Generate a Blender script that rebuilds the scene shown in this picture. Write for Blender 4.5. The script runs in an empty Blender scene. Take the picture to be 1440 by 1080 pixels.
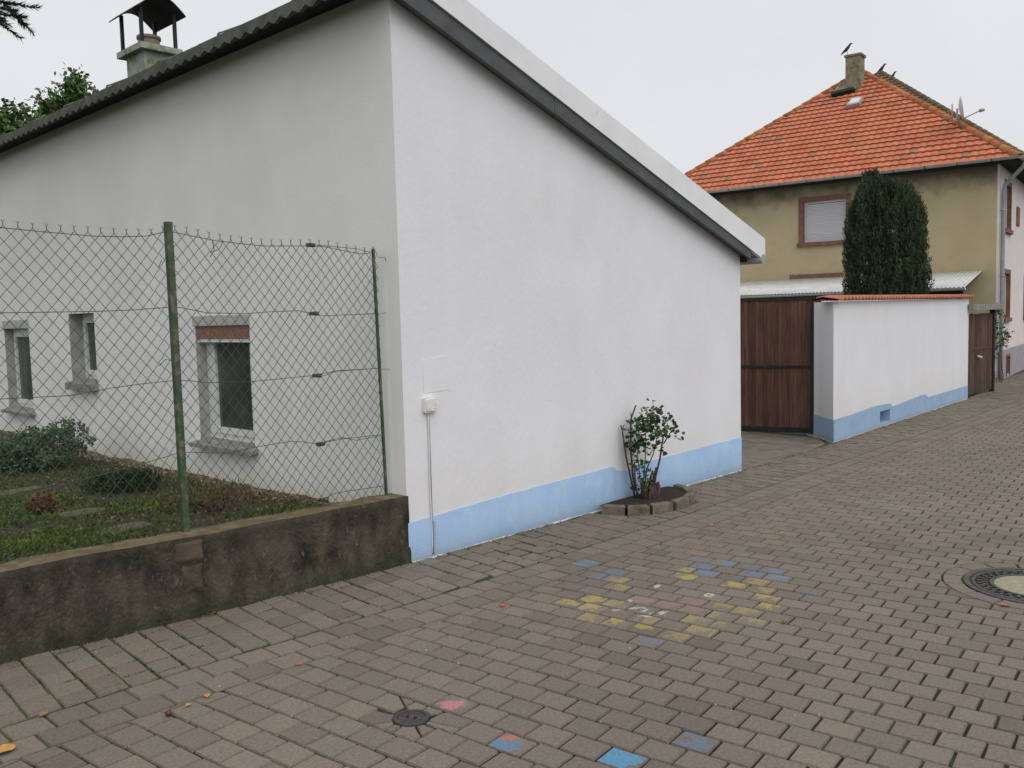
import bpy, math, random
from mathutils import Vector, noise
random.seed(7)
K = 1.2                      # everything below is laid out in units of 1.2 m; scaled to metres at the end
sc = bpy.context.scene
C = sc.collection
rad = math.radians

# ------------------------------------------------------------------ camera
CP = Vector((-3.67677, -4.39837, 1.6)); YAW, PITCH, ROLL, FPX = 0.7471536, 0.0759573, -0.0251245, 1228.63
f_ = Vector((math.cos(YAW)*math.cos(PITCH), math.sin(YAW)*math.cos(PITCH), -math.sin(PITCH)))
r_ = Vector((math.sin(YAW), -math.cos(YAW), 0)); u_ = r_.cross(f_)
r2 = r_*math.cos(ROLL)+u_*math.sin(ROLL); u2 = -r_*math.sin(ROLL)+u_*math.cos(ROLL)
cam = bpy.data.cameras.new('camera'); co = bpy.data.objects.new('camera', cam); C.objects.link(co)
from mathutils import Matrix
m = Matrix((r2, u2, -f_)).transposed().to_4x4(); m.translation = CP*K
co.matrix_world = m
cam.sensor_fit = 'HORIZONTAL'; cam.sensor_width = 36; cam.lens = 36*FPX/1440; cam.clip_end = 2000; cam.clip_start = .05
sc.camera = co
# ------------------------------------------------------------------ world, sun, exposure
SUN_EL, SUN_AZ = 50, -108       # azimuth of the sun measured from +X
w = bpy.data.worlds.new('World'); sc.world = w; w.use_nodes = True
nt = w.node_tree; nt.nodes.clear()
out = nt.nodes.new('ShaderNodeOutputWorld'); bg = nt.nodes.new('ShaderNodeBackground')
sky = nt.nodes.new('ShaderNodeTexSky'); sky.sky_type = 'NISHITA'; sky.sun_disc = False
sky.sun_elevation = rad(SUN_EL); sky.sun_rotation = rad(90-SUN_AZ); sky.air_density = 1.5; sky.dust_density = 5
tc = nt.nodes.new('ShaderNodeTexCoord'); nz = nt.nodes.new('ShaderNodeTexNoise'); nz.inputs['Scale'].default_value = 2.2; nz.inputs['Detail'].default_value = 4
rp = nt.nodes.new('ShaderNodeValToRGB'); rp.color_ramp.elements[0].position = .3; rp.color_ramp.elements[1].position = .7
rp.color_ramp.elements[0].color = (.90, .915, .94, 1); rp.color_ramp.elements[1].color = (1, 1.0, 1.012, 1)
ml = nt.nodes.new('ShaderNodeMix'); ml.data_type = 'RGBA'; ml.blend_type = 'MULTIPLY'; ml.inputs[0].default_value = 1
ml.inputs[7].default_value = (8.55, 8.6, 8.8, 1)
mx = nt.nodes.new('ShaderNodeMix'); mx.data_type = 'RGBA'; mx.inputs[0].default_value = .9
hs = nt.nodes.new('ShaderNodeHueSaturation'); hs.inputs['Saturation'].default_value = .35
L = nt.links
L.new(tc.outputs['Generated'], nz.inputs['Vector']); L.new(nz.outputs['Fac'], rp.inputs['Fac']); L.new(rp.outputs['Color'], ml.inputs[6])
L.new(sky.outputs['Color'], hs.inputs['Color']); L.new(hs.outputs['Color'], mx.inputs[6]); L.new(ml.outputs[2], mx.inputs[7])
L.new(mx.outputs[2], bg.inputs['Color']); bg.inputs['Strength'].default_value = .1; L.new(bg.outputs[0], out.inputs['Surface'])
sl = bpy.data.lights.new('sun', 'SUN'); sl.energy = 1.22; sl.angle = rad(55); sl.color = (1, .975, .95)
so = bpy.data.objects.new('sun', sl); C.objects.link(so)
sd = Vector((math.cos(rad(SUN_AZ))*math.cos(rad(SUN_EL)), math.sin(rad(SUN_AZ))*math.cos(rad(SUN_EL)), math.sin(rad(SUN_EL))))
so.rotation_euler = sd.to_track_quat('Z', 'Y').to_euler()
vs = sc.view_settings; vs.view_transform = 'Standard'; vs.look = 'None'; vs.exposure = 0; vs.gamma = 1
sc.cycles.max_bounces = 6; sc.cycles.use_denoising = True

# ------------------------------------------------------------------ point helpers: a pixel of the 1440 x 1080 survey onto a plane of the place
def ray(x, y): return f_ + r2*((x-720)/FPX) - u2*((y-540)/FPX)
def on(x, y, p, n):
    v = ray(x, y); n = Vector(n); t = n.dot(Vector(p)-CP)/n.dot(v); return CP+v*t
def gz(x, y, z=0): return on(x, y, (0, 0, z), (0, 0, 1))
def gx(x, y, X=0): return on(x, y, (X, 0, 0), (1, 0, 0))
def nrand(a, b): return random.uniform(a, b)
V = Vector
# ------------------------------------------------------------------ mesh builder
class MB:
    def __init__(s): s.v = []; s.f = []; s.att = {}; s.mi = []; s.m = 0; s.sm = []
    def vert(s, p): s.v.append(tuple(p)); return len(s.v)-1
    def face(s, idx, smooth=False): s.f.append(tuple(idx)); s.mi.append(s.m); s.sm.append(smooth)
    def poly(s, pts, smooth=False): s.face([s.vert(p) for p in pts], smooth)
    def hexa(s, b, t, smooth=False):   # bottom ring and top ring of points
        n = len(b); i = len(s.v)
        for p in list(b)+list(t): s.v.append(tuple(p))
        s.face(range(i+n-1, i-1, -1)); s.face(range(i+n, i+2*n))
        for k in range(n): s.face((i+k, i+(k+1) % n, i+n+(k+1) % n, i+n+k), smooth)
    def box(s, x0, x1, y0, y1, z0, z1): s.hexa([(x0, y0, z0), (x1, y0, z0), (x1, y1, z0), (x0, y1, z0)], [(x0, y0, z1), (x1, y0, z1), (x1, y1, z1), (x0, y1, z1)])
    def obox(s, o, ex, ey, ez):        # oriented box, corner o, three edge vectors
        o = V(o); s.hexa([o, o+ex, o+ex+ey, o+ey], [o+ez, o+ex+ez, o+ex+ey+ez, o+ey+ez])
    def tube(s, pts, r, n=6, cap=True, smooth=True):
        pts = [V(p) for p in pts]; rs = r if isinstance(r, (list, tuple)) else [r]*len(pts)
        rings = []; prev = None
        for i, p in enumerate(pts):
            t = (pts[min(i+1, len(pts)-1)]-pts[max(i-1, 0)]).normalized()
            if prev is None:
                a = t.orthogonal().normalized()
            else:
                a = (prev-t*prev.dot(t))
                a = a.normalized() if a.length > 1e-6 else t.orthogonal().normalized()
            prev = a; b = t.cross(a)
            rings.append([s.vert(p+(a*math.cos(2*math.pi*k/n)+b*math.sin(2*math.pi*k/n))*rs[i]) for k in range(n)])
        for i in range(len(rings)-1):
            for k in range(n): s.face((rings[i][k], rings[i][(k+1) % n], rings[i+1][(k+1) % n], rings[i+1][k]), smooth)
        if cap: s.face(rings[0][::-1]); s.face(rings[-1])
    def build(s, name, mats, parent=None, attrs=None):
        me = bpy.data.meshes.new(name); me.from_pydata(s.v, [], s.f); 
        if not isinstance(mats, (list, tuple)): mats = [mats]
        for mt in mats: me.materials.append(mt)
        me.polygons.foreach_set('material_index', s.mi); me.polygons.foreach_set('use_smooth', s.sm)
        if attrs:
            for k, (typ, dom, vals) in attrs.items():
                a = me.attributes.new(k, typ, dom)
                if typ == 'FLOAT': a.data.foreach_set('value', vals)
                else: a.data.foreach_set('color', [c for v in vals for c in v])
        me.update()
        o = bpy.data.objects.new(name, me); C.objects.link(o)
        if parent: o.parent = parent
        return o
def thing(name, label, cat, group=None):
    o = bpy.data.objects.new(name, None); C.objects.link(o); tag(o, label, cat, group); o.empty_display_size = .2; return o
def tag(o, label, cat, group=None):
    o['label'] = label; o['category'] = cat
    if group: o['group'] = group
    return o
def struct(o): o['kind'] = 'structure'; return o
def base_at(o, p):                      # put an Empty at its thing's base; children keep their world place
    o.location = p
    for ch in o.children: ch.location = ch.location - V(p)

# ------------------------------------------------------------------ materials
def mat(name, c1, c2=None, scale=3, rough=.85, bump=.0, bscale=60, c3=None, s3=12, t3=(.55, .7), detail=6, spec=.3, stretch=None, tint=None, metal=0, pos=(.35, .65), chalk=False, bdist=.01, grade=None):
    mt = bpy.data.materials.new(name); mt.use_nodes = True; n = mt.node_tree.nodes; l = mt.node_tree.links
    b = n['Principled BSDF']; b.inputs['Roughness'].default_value = rough; b.inputs['Metallic'].default_value = metal
    b.inputs['Specular IOR Level'].default_value = spec
    t = n.new('ShaderNodeTexCoord'); vec = t.outputs['Object']
    if stretch:
        mp = n.new('ShaderNodeMapping'); mp.inputs['Scale'].default_value = stretch; l.new(vec, mp.inputs['Vector']); sv = mp.outputs['Vector']
    else: sv = vec
    def nzn(sc_, v, d=detail):
        q = n.new('ShaderNodeTexNoise'); q.inputs['Scale'].default_value = sc_; q.inputs['Detail'].default_value = d; q.inputs['Roughness'].default_value = .6; l.new(v, q.inputs['Vector']); return q.outputs['Fac']
    def ramp(fac, p0, p1, a, z):
        q = n.new('ShaderNodeValToRGB'); q.color_ramp.elements[0].position = p0; q.color_ramp.elements[1].position = p1
        q.color_ramp.elements[0].color = (*a, 1); q.color_ramp.elements[1].color = (*z, 1); l.new(fac, q.inputs['Fac']); return q.outputs['Color']
    def mix(fac, a, z, mode='MIX'):
        q = n.new('ShaderNodeMix'); q.data_type = 'RGBA'; q.blend_type = mode
        for s_, v in ((0, fac), (6, a), (7, z)):
            if isinstance(v, (int, float)): q.inputs[s_].default_value = v
            elif isinstance(v, tuple): q.inputs[s_].default_value = (*v, 1)
            else: l.new(v, q.inputs[s_])
        return q.outputs[2]
    col = ramp(nzn(scale, sv), pos[0], pos[1], c1, c2 or c1)
    if c3: col = mix(ramp(nzn(s3, sv), t3[0], t3[1], (0, 0, 0), (1, 1, 1)), col, c3)
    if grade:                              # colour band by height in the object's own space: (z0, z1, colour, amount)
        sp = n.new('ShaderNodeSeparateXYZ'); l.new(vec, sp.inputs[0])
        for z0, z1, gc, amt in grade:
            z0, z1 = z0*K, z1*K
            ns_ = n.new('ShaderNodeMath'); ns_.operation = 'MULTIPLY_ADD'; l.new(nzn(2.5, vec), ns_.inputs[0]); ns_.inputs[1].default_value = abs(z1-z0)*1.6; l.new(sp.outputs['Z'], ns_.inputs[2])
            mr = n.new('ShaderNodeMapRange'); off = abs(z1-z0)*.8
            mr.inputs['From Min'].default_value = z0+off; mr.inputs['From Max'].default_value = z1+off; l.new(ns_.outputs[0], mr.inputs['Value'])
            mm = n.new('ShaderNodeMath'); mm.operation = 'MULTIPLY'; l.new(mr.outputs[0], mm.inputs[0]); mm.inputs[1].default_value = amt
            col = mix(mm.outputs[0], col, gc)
    if tint:
        at = n.new('ShaderNodeAttribute'); at.attribute_name = 'tint'; col = mix(1.0, col, at.outputs['Color'], 'MULTIPLY')
    if chalk:
        at = n.new('ShaderNodeAttribute'); at.attribute_name = 'chalk'
        g = ramp(nzn(75, vec, 4), .40, .60, (0, 0, 0), (1, 1, 1))
        mm = n.new('ShaderNodeMath'); mm.operation = 'MULTIPLY'; l.new(at.outputs['Alpha'], mm.inputs[0]); 
        ad = n.new('ShaderNodeMath'); ad.operation = 'MULTIPLY_ADD'; l.new(g, ad.inputs[0]); ad.inputs[1].default_value = .65; ad.inputs[2].default_value = .35
        l.new(ad.outputs[0], mm.inputs[1]); col = mix(mm.outputs[0], col, at.outputs['Color'])
    l.new(col, b.inputs['Base Color'])
    if bump:
        bp = n.new('ShaderNodeBump'); bp.inputs['Strength'].default_value = bump; bp.inputs['Distance'].default_value = bdist
        l.new(nzn(bscale, sv, 4), bp.inputs['Height']); l.new(bp.outputs[0], b.inputs['Normal'])
    return mt
M = {}
M['plaster'] = mat('white_plaster', (.75, .748, .772), (.79, .79, .812), 1.3, .9, .45, 26, c3=(.725, .72, .735), s3=1.6, t3=(.5, .8), bdist=.009, stretch=(1, 1, .6), grade=[(.62, .22, (.68, .665, .64), .45)])
M['plaster_side'] = mat('white_plaster_garden_side', (.79, .785, .765), (.84, .835, .815), 1.1, .9, .3, 40, c3=(.76, .745, .715), s3=.9, t3=(.5, .8), bdist=.006, grade=[(.50, .32, (.66, .60, .47), .5)])
M['blue'] = mat('blue_paint', (.285, .415, .60), (.33, .46, .63), 2.2, .85, .6, 40, c3=(.37, .485, .615), s3=7, t3=(.5, .72), bdist=.008, grade=[(.07, .0, (.27, .31, .34), .45)])
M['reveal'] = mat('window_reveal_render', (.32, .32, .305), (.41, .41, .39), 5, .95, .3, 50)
M['raw'] = mat('grey_render', (.42, .43, .40), (.50, .50, .46), 5, .95, .4, 50)
M['conc'] = mat('old_concrete', (.028, .026, .021), (.105, .09, .066), 7, .95, 1, 60, c3=(.17, .14, .10), s3=26, t3=(.60, .72), stretch=(1, 1, .55), grade=[(.14, .0, (.05, .056, .024), .6), (.30, .42, (.05, .044, .032), .5)], bdist=.03, pos=(.36, .62))
M['patch'] = mat('pinkish_render_patch', (.085, .06, .045), (.14, .10, .078), 6, .95, .6, 50)
M['raw2'] = mat('rough_brown_patch', (.045, .038, .025), (.115, .095, .06), 8, .95, 1, 50, bdist=.02)
M['conc_top'] = mat('concrete_ledge', (.10, .077, .042), (.215, .165, .095), 12, .95, .6, 50, c3=(.09, .09, .045), s3=7, t3=(.5, .65))
M['sill'] = mat('weathered_sill', (.19, .185, .17), (.33, .32, .29), 14, .95, .5, 60)
M['paver'] = mat('paver', (.146, .126, .102), (.208, .180, .147), 60, .93, .6, 230, c3=(.36, .31, .26), s3=260, t3=(.56, .70), tint=True, chalk=True, bdist=.004, detail=5)
M['joint'] = mat('joint_dirt', (.018, .016, .011), (.036, .033, .021), 8, 1, .8, 60, c3=(.06, .085, .03), s3=2.2, t3=(.5, .62))
M['mossjoint'] = mat('mossy_joint_dirt', (.030, .032, .016), (.055, .06, .028), 10, 1, .9, 60, c3=(.065, .095, .03), s3=3, t3=(.42, .58))
M['drive'] = mat('driveway_concrete', (.15, .135, .105), (.22, .20, .16), 4, .95, .5, 60, c3=(.11, .105, .08), s3=2.4, t3=(.5, .65))
M['soil'] = mat('garden_soil', (.035, .03, .018), (.075, .062, .04), 10, 1, 1, 40, c3=(.05, .075, .02), s3=5, t3=(.48, .6), bdist=.03)
M['dirt'] = mat('planter_soil', (.025, .019, .014), (.055, .042, .032), 30, 1, 1, 80, bdist=.02)
M['dark_metal'] = mat('dark_fascia', (.068, .075, .078), (.095, .103, .104), 5, .6, .1, 30, c3=(.13, .14, .13), s3=3, t3=(.6, .75))
M['alu'] = mat('aluminium_flashing', (.76, .765, .78), (.83, .835, .85), 3, .6, .1, 20, spec=.3, c3=(.68, .685, .69), s3=6, t3=(.6, .75))
M['fibre'] = mat('corrugated_sheet', (.05, .055, .045), (.10, .105, .085), 6, .9, .5, 40, c3=(.05, .07, .025), s3=8, t3=(.55, .7))
M['soffit'] = mat('soffit_board', (.10, .095, .095), (.14, .135, .13), 6, .9)
M['dark'] = mat('dark_underside', (.018, .017, .016), (.03, .028, .026), 6, .9)
M['pvc'] = mat('window_frame_white', (.66, .69, .65), (.74, .76, .73), 8, .45, 0)
M['glass'] = mat('window_glass', (.035, .042, .036), (.085, .09, .08), 3, .05, 0, spec=.7)
M['curtain'] = mat('roller_blind_grey', (.50, .49, .51), (.60, .59, .60), 3, .7, .0, stretch=(1, 1, 30))
M['brick'] = mat('red_lintel', (.22, .10, .075), (.36, .19, .14), 30, .9, .5, 60)
M['green'] = mat('green_paint', (.035, .075, .035), (.07, .11, .055), 16, .6, .4, 60, c3=(.16, .14, .11), s3=12, t3=(.52, .62))
M['wire'] = mat('green_wire', (.040, .072, .048), (.08, .115, .075), 9, .55, 0)
M['wood'] = mat('brown_boards', (.072, .034, .022), (.145, .076, .050), 5, .65, .3, 30, stretch=(6, 6, .5), tint=True)
M['wood_old'] = mat('old_boards', (.05, .025, .018), (.13, .075, .05), 5, .8, .3, 30, stretch=(6, 6, .6), tint=True, grade=[(.42, .05, (.04, .05, .03), .7)])
M['iron'] = mat('black_iron', (.014, .014, .016), (.03, .028, .028), 10, .6, .2, 40)
M['cast'] = mat('cast_iron', (.055, .052, .052), (.11, .10, .095), 18, .55, .5, 90, metal=.3, c3=(.12, .07, .045), s3=9, t3=(.58, .75))
M['cement'] = mat('cement_fill', (.27, .25, .18), (.36, .33, .24), 20, .95, .5, 120)
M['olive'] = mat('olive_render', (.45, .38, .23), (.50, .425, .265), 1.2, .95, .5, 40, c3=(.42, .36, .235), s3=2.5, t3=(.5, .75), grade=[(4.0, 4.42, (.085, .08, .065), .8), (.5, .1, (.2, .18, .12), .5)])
M['pale'] = mat('pale_render', (.68, .62, .60), (.74, .69, .66), 2, .9, .3, 40)
M['plinth'] = mat('plinth_paint', (.30, .29, .31), (.36, .34, .36), 3, .9, .3, 40)
M['sand'] = mat('red_sandstone', (.17, .085, .065), (.25, .135, .10), 9, .9, .3, 50)
M['tile'] = mat('clay_tile', (.49, .145, .073), (.57, .20, .108), 2.2, .8, .35, 40, c3=(.42, .195, .125), s3=3.2, t3=(.5, .72), tint=True)
M['tile_old'] = mat('mossy_tile', (.16, .09, .06), (.25, .15, .10), 2.5, .9, .4, 40, c3=(.12, .11, .06), s3=4, t3=(.45, .6), tint=True)
M['hip'] = mat('hip_tile', (.42, .14, .055), (.52, .20, .085), 4, .8, .3, 40, c3=(.20, .13, .07), s3=7, t3=(.5, .68), tint=True)
M['coping'] = mat('coping_tile', (.38, .12, .065), (.50, .19, .11), 5, .8, .3, 40, c3=(.3, .15, .1), s3=9, t3=(.5, .7))
M['zinc'] = mat('zinc', (.34, .36, .34), (.44, .46, .43), 6, .5, .1, 30, metal=.3)
M['pipe'] = mat('grey_downpipe', (.25, .26, .28), (.33, .34, .36), 6, .6)
M['chim'] = mat('chimney_render', (.20, .18, .12), (.30, .265, .18), 6, .95, .6, 40, c3=(.12, .125, .06), s3=5, t3=(.5, .65))
M['slab'] = mat('chimney_slab', (.30, .31, .27), (.38, .39, .34), 8, .95, .4, 50, c3=(.14, .2, .08), s3=5, t3=(.5, .65))
M['clay'] = mat('clay_pot', (.22, .17, .13), (.30, .235, .18), 6, .9)
M['sheet'] = mat('translucent_sheet', (.55, .56, .54), (.66, .66, .64), 2.5, .6, .1, 20, c3=(.48, .48, .44), s3=5, t3=(.5, .7))
M['bark'] = mat('bark', (.05, .035, .025), (.10, .075, .055), 12, .95, .6, 50, stretch=(1, 1, .3))
M['rosewood'] = mat('rose_stem', (.055, .035, .03), (.11, .07, .055), 20, .9, .4, 60)
def leafm(name, a, b, r=.6):
    return mat(name, a, b, 9, r, 0, tint=True, spec=.25)
M['thuja'] = leafm('thuja_foliage', (.032, .062, .034), (.064, .110, .055), .75)
M['leaf'] = leafm('leaf_green', (.05, .11, .03), (.10, .17, .05))
M['rose'] = leafm('rose_leaf', (.035, .075, .03), (.07, .125, .05))
M['juni'] = leafm('blue_green_foliage', (.06, .10, .065), (.12, .17, .12))
M['darkleaf'] = leafm('dark_foliage', (.018, .032, .018), (.035, .055, .028))
M['weed'] = leafm('weed_green', (.045, .082, .018), (.085, .125, .034))
M['moss'] = leafm('joint_moss', (.05, .085, .022), (.09, .13, .036))
M['dry'] = leafm('dry_stalk', (.085, .055, .032), (.15, .105, .065))
M['needle'] = leafm('needles', (.02, .045, .025), (.045, .08, .045))
M['fallen'] = leafm('fallen_leaf', (.33, .13, .04), (.5, .24, .08), .8)
M['litter'] = leafm('litter', (.09, .062, .038), (.20, .145, .095), .9)
M['berry'] = mat('dark_red_fruit', (.07, .012, .014), (.12, .02, .02), 9, .35, 0, spec=.5)
M['gravel'] = mat('gravel', (.16, .14, .11), (.36, .33, .29), 60, .95, .5, 80, tint=True)
M['bird'] = mat('bird_plumage', (.012, .012, .016), (.025, .025, .03), 20, .6)
M['dish'] = mat('dish_white', (.62, .64, .62), (.72, .73, .71), 5, .5)
M['edge'] = mat('edging_stone', (.13, .108, .085), (.22, .185, .145), 12, .95, .6, 70, c3=(.07, .06, .045), s3=8, t3=(.52, .68))
M['box'] = mat('white_plastic', (.72, .70, .68), (.78, .765, .74), 5, .5)
M['stone_old'] = mat('mossy_slab', (.075, .07, .048), (.14, .125, .085), 8, .95, .5, 50, c3=(.05, .065, .025), s3=5, t3=(.5, .65))

# ------------------------------------------------------------------ frames of the place
A0 = V((-.005, -.029, 0)); A1 = gz(1042.2, 661.5); A1.z = 0
WL = (A1-A0).length; wx = (A1-A0)/WL; wn = V((wx.y, -wx.x, 0))          # street wall direction and outward normal (towards the street)
if wn.y > 0: wn = -wn
def aw(x, y, off=0): return on(x, y, A0+wn*off, wn)                       # pixel onto the street wall plane (or one parallel to it)
def ws(p): return (p-A0).dot(wx)
def wp(s, o, z): q = A0+wx*s+wn*o; return V((q.x, q.y, z))
HC = gz(1401, 537); ang = rad(96.0)
E_ = V((math.cos(ang), math.sin(ang), 0)); D_ = V((math.sin(ang), -math.cos(ang), 0))
def hp(a, b, z): q = HC+E_*a+D_*b; return V((q.x, q.y, z))                # far house: a along its olive front, b along its street side
def af(x, y, off=0):
    p = on(x, y, HC-D_*off, D_); q = p-HC; return q.dot(E_), q.z

# ================================================================== GROUND
mb = MB(); N = 40; S = 260
mb.poly([(-S, -S, -.05), (S*2, -S, -.05), (S*2, S*2, -.05), (-S, S*2, -.05)])
struct(mb.build('ground', M['joint']))
# ---- pavers
class Pav(MB):
    def __init__(s): super().__init__(); s.ti = []; s.ch = []; s.up = []
    def stone(s, pts, z, tint, grid=None, tilt=(0, 0)):
        c = V((sum(p[0] for p in pts)/len(pts), sum(p[1] for p in pts)/len(pts)))
        n = len(pts); i0 = len(s.v)
        def zz(x, y): return z+(x-c.x)*tilt[0]+(y-c.y)*tilt[1]
        for p in pts: s.v.append((p[0], p[1], zz(*p)-.010))
        ins = []
        for k, p in enumerate(pts):
            d = V(p)-c; ll = max(d.length, 1e-4); q = c+d*max(0, 1-.0060/ll); ins.append(q)
            s.v.append((q.x, q.y, zz(q.x, q.y)))
        for k in range(n):
            s.face((i0+k, i0+(k+1) % n, i0+n+(k+1) % n, i0+n+k)); s.ti.append(tint)
        if grid and n == 4:
            G = 12; j0 = len(s.v); a, b, cc, d = ins
            for u in range(G+1):
                for v in range(G+1):
                    fu, fv = u/G, v/G
                    q = (a*(1-fu)+b*fu)*(1-fv)+(d*(1-fu)+cc*fu)*fv
                    s.v.append((q.x, q.y, zz(q.x, q.y)))
            for u in range(G):
                for v in range(G):
                    s.face((j0+u*(G+1)+v, j0+(u+1)*(G+1)+v, j0+(u+1)*(G+1)+v+1, j0+u*(G+1)+v+1)); s.ti.append(tint)
            s.up.append((j0, (G+1)**2, grid))
        else:
            s.face(range(i0+n, i0+2*n)); s.ti.append(tint)
    def done(s, name, mt):
        ch = [(0., 0., 0., 0.)]*len(s.v)
        for j0, cnt, marks in s.up:
            for j in range(j0, j0+cnt):
                p = V(s.v[j][:2]); best = 0; bc = None
                for col, st, pts, r in marks:
                    dmin = 9
                    if len(pts) == 1: dmin = (p-pts[0]).length
                    for a, b in zip(pts, pts[1:]):
                        t = max(0, min(1, (p-a).dot(b-a)/max((b-a).length_squared, 1e-9))); dmin = min(dmin, (p-(a+(b-a)*t)).length)
                    nn = noise.noise(V((p.x*20, p.y*38, 3)))*1.1+noise.noise(V((p.x*60, p.y*45, 8)))*.4
                    al = st*max(0, min(1, (r*(1.1+nn)-dmin)/(r*.45)))
                    if al > best: best = al; bc = col
                if bc: ch[j] = (*bc, best)
        return s.build(name, mt, None, {'tint': ('FLOAT_COLOR', 'FACE', s.ti), 'chalk': ('FLOAT_COLOR', 'POINT', ch)})
def ptint(p=None):
    k = nrand(.91, 1.08)*(1 if p is None else 1+.13*noise.noise(V((p[0]*.7, p[1]*.9, 2)))+.07*noise.noise(V((p[0]*2.3, p[1]*2.3, 6)))); r = nrand(-.025, .045)
    if random.random() < .08: k *= .86
    return (k*(1+r), k, k*(1-r*.5), 1)
MH = V((1.9, -3.25)); VC = V((-1.47, -1.755)); PL = V((2.45, -.13)); 
def cut(pts, circles):
    """push the outline of a stone out of round cut-outs; None when nothing is left"""
    dense = []; hit = False
    for c, a, b in circles:
        if all(((p[0]-c.x)/a)**2+((p[1]-c.y)/b)**2 < 1 for p in pts): return None, True
        if any(((p[0]-c.x)/a)**2+((p[1]-c.y)/b)**2 < 1 for p in pts): hit = True
    if not hit: return pts, False
    for k in range(len(pts)):
        p, q = V(pts[k]), V(pts[(k+1) % len(pts)])
        for t in range(5): dense.append(p+(q-p)*t/5)
    o = []
    for p in dense:
        for c, a, b in circles:
            d = V(((p.x-c.x)/a, (p.y-c.y)/b))
            if d.length < 1:
                d = d/max(d.length, 1e-5); p = V((c.x+d.x*a, c.y+d.y*b))
        o.append(p)
    area = abs(sum(o[i].x*o[(i+1) % len(o)].y-o[(i+1) % len(o)].x*o[i].y for i in range(len(o))))/2
    return (o, True) if area > .0018 else (None, True)
def clip_half(P, o, n, d):
    """convex polygon kept where (p-o).n > d"""
    r = []
    for k in range(len(P)):
        a, b = V(P[k]), V(P[(k+1) % len(P)]); da, db = (a-o).dot(n)-d, (b-o).dot(n)-d
        if da >= 0: r.append(a)
        if da*db < 0: r.append(a+(b-a)*(da/(da-db)))
    return r
def lerp_y(tab, x):
    if x <= tab[0][0]: return tab[0][1]
    for (a, ya), (b, yb) in zip(tab, tab[1:]):
        if x <= b: return ya+(yb-ya)*(x-a)/(b-a)
    return tab[-1][1]
# chalk drawings, survey pixels -> ground
CH = []
def zc(x, y): return (720+x/3.273, 750+y/3.273)
BL, YE, PK, WH = (.07, .25, .50), (.62, .48, .06), (.55, .22, .24), (.62, .60, .58)
for col, st, r, pts in (
    (BL, .52, .075, [(300, 145), (370, 128), (410, 202), (905, 155), (1000, 143), (905, 182), (1125, 185), (1225, 172), (1240, 200)]),
    (BL, .30, .08, [(395, 178), (470, 180), (800, 120), (830, 148), (1060, 200), (1130, 158), (1400, 285), (1400, 322), (1340, 287), (680, 487)]),
    (YE, .54, .068, [(270, 315), (380, 300), (350, 335), (455, 400), (590, 425), (830, 175), (820, 203), (1160, 287), (1030, 235), (1170, 325)]),
    (YE, .32, .078, [(500, 220), (510, 250), (440, 322), (335, 378), (690, 450), (1120, 238), (1200, 265), (1240, 300), (1080, 345), (1060, 262), (970, 322), (840, 385), (920, 360), (940, 405), (1120, 392), (650, 402), (780, 465), (950, 445), (1140, 215), (830, 430)]),
    (PK, .26, .09, [(600, 300), (710, 322), (820, 345), (840, 310)])):
    for p in pts:
        g = gz(*zc(*p)); CH.append((col, st, [V(g[:2])], r))
for pts in ([(660, 250), (672, 240), (690, 240)], [(885, 280), (905, 276), (928, 283), (905, 291), (885, 280)], [(470, 355), (510, 352), (545, 310)], [(520, 345), (600, 340), (625, 348), (600, 358)], [(580, 380), (630, 382), (640, 366), (715, 360), (680, 372)]):
    CH.append((WH, .9, [V(gz(*zc(*p))[:2]) for p in pts], .012))
for x, y, col, st, r in ((632, 991, PK, 1., .05), (646, 989, PK, .9, .045), (652, 983, (.10, .25, .33), .8, .03), (714, 1036, (.5, .16, .12), 1., .035), (704, 1046, BL, .8, .065), (866, 1064, (.07, .32, .55), 1.0, .11), (975, 1047, BL, .35, .08)):
    CH.append((col, st, [V(gz(x, y)[:2])], r))
def marks_in(pts):
    c = V((sum(p[0] for p in pts)/4, sum(p[1] for p in pts)/4)); e1 = V(pts[1])-V(pts[0]); e2 = V(pts[3])-V(pts[0]); res = []
    for mk in CH:
        for q in mk[2]:
            d = q-c
            if abs(d.dot(e1))/e1.length_squared < .52 and abs(d.dot(e2))/e2.length_squared < .52: res.append(mk); break
    return res or None
G1 = [(-6, -.42), (-2.6, -.527), (-1.7, -.585), (-.55, -.73), (.25, -.735), (1.4, -.74), (2.4, -.745), (30, -.74)]   # sidewalk | gutter rows
rowA = [(-6, -.44), (-2.6, -.53), (-1.7, -.575), (-.55, -.66), (.25, -.69), (2, -.73), (30, -.70)]
def gut(x, k):
    y0 = lerp_y(rowA, x); return y0-k*.165
def vis(x, y): return -3.4 < x < 25 and y > -8.5
def in_view(x, y, mrg=.9):
    d = V((x, y, 0))-CP; z = d.dot(f_)
    if z < .4: return False
    return abs(d.dot(r2)/z*FPX) < 720+260+1500/z and d.dot(u2)/z*FPX > -540-900/z-60
tr = V((-.095, .9955)); nr = V((.9955, .095))   # road course direction (to the gutter) and its normal
pv = Pav(); LS, LW = .160, .133; PH = V((-.916, -2.731))
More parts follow.
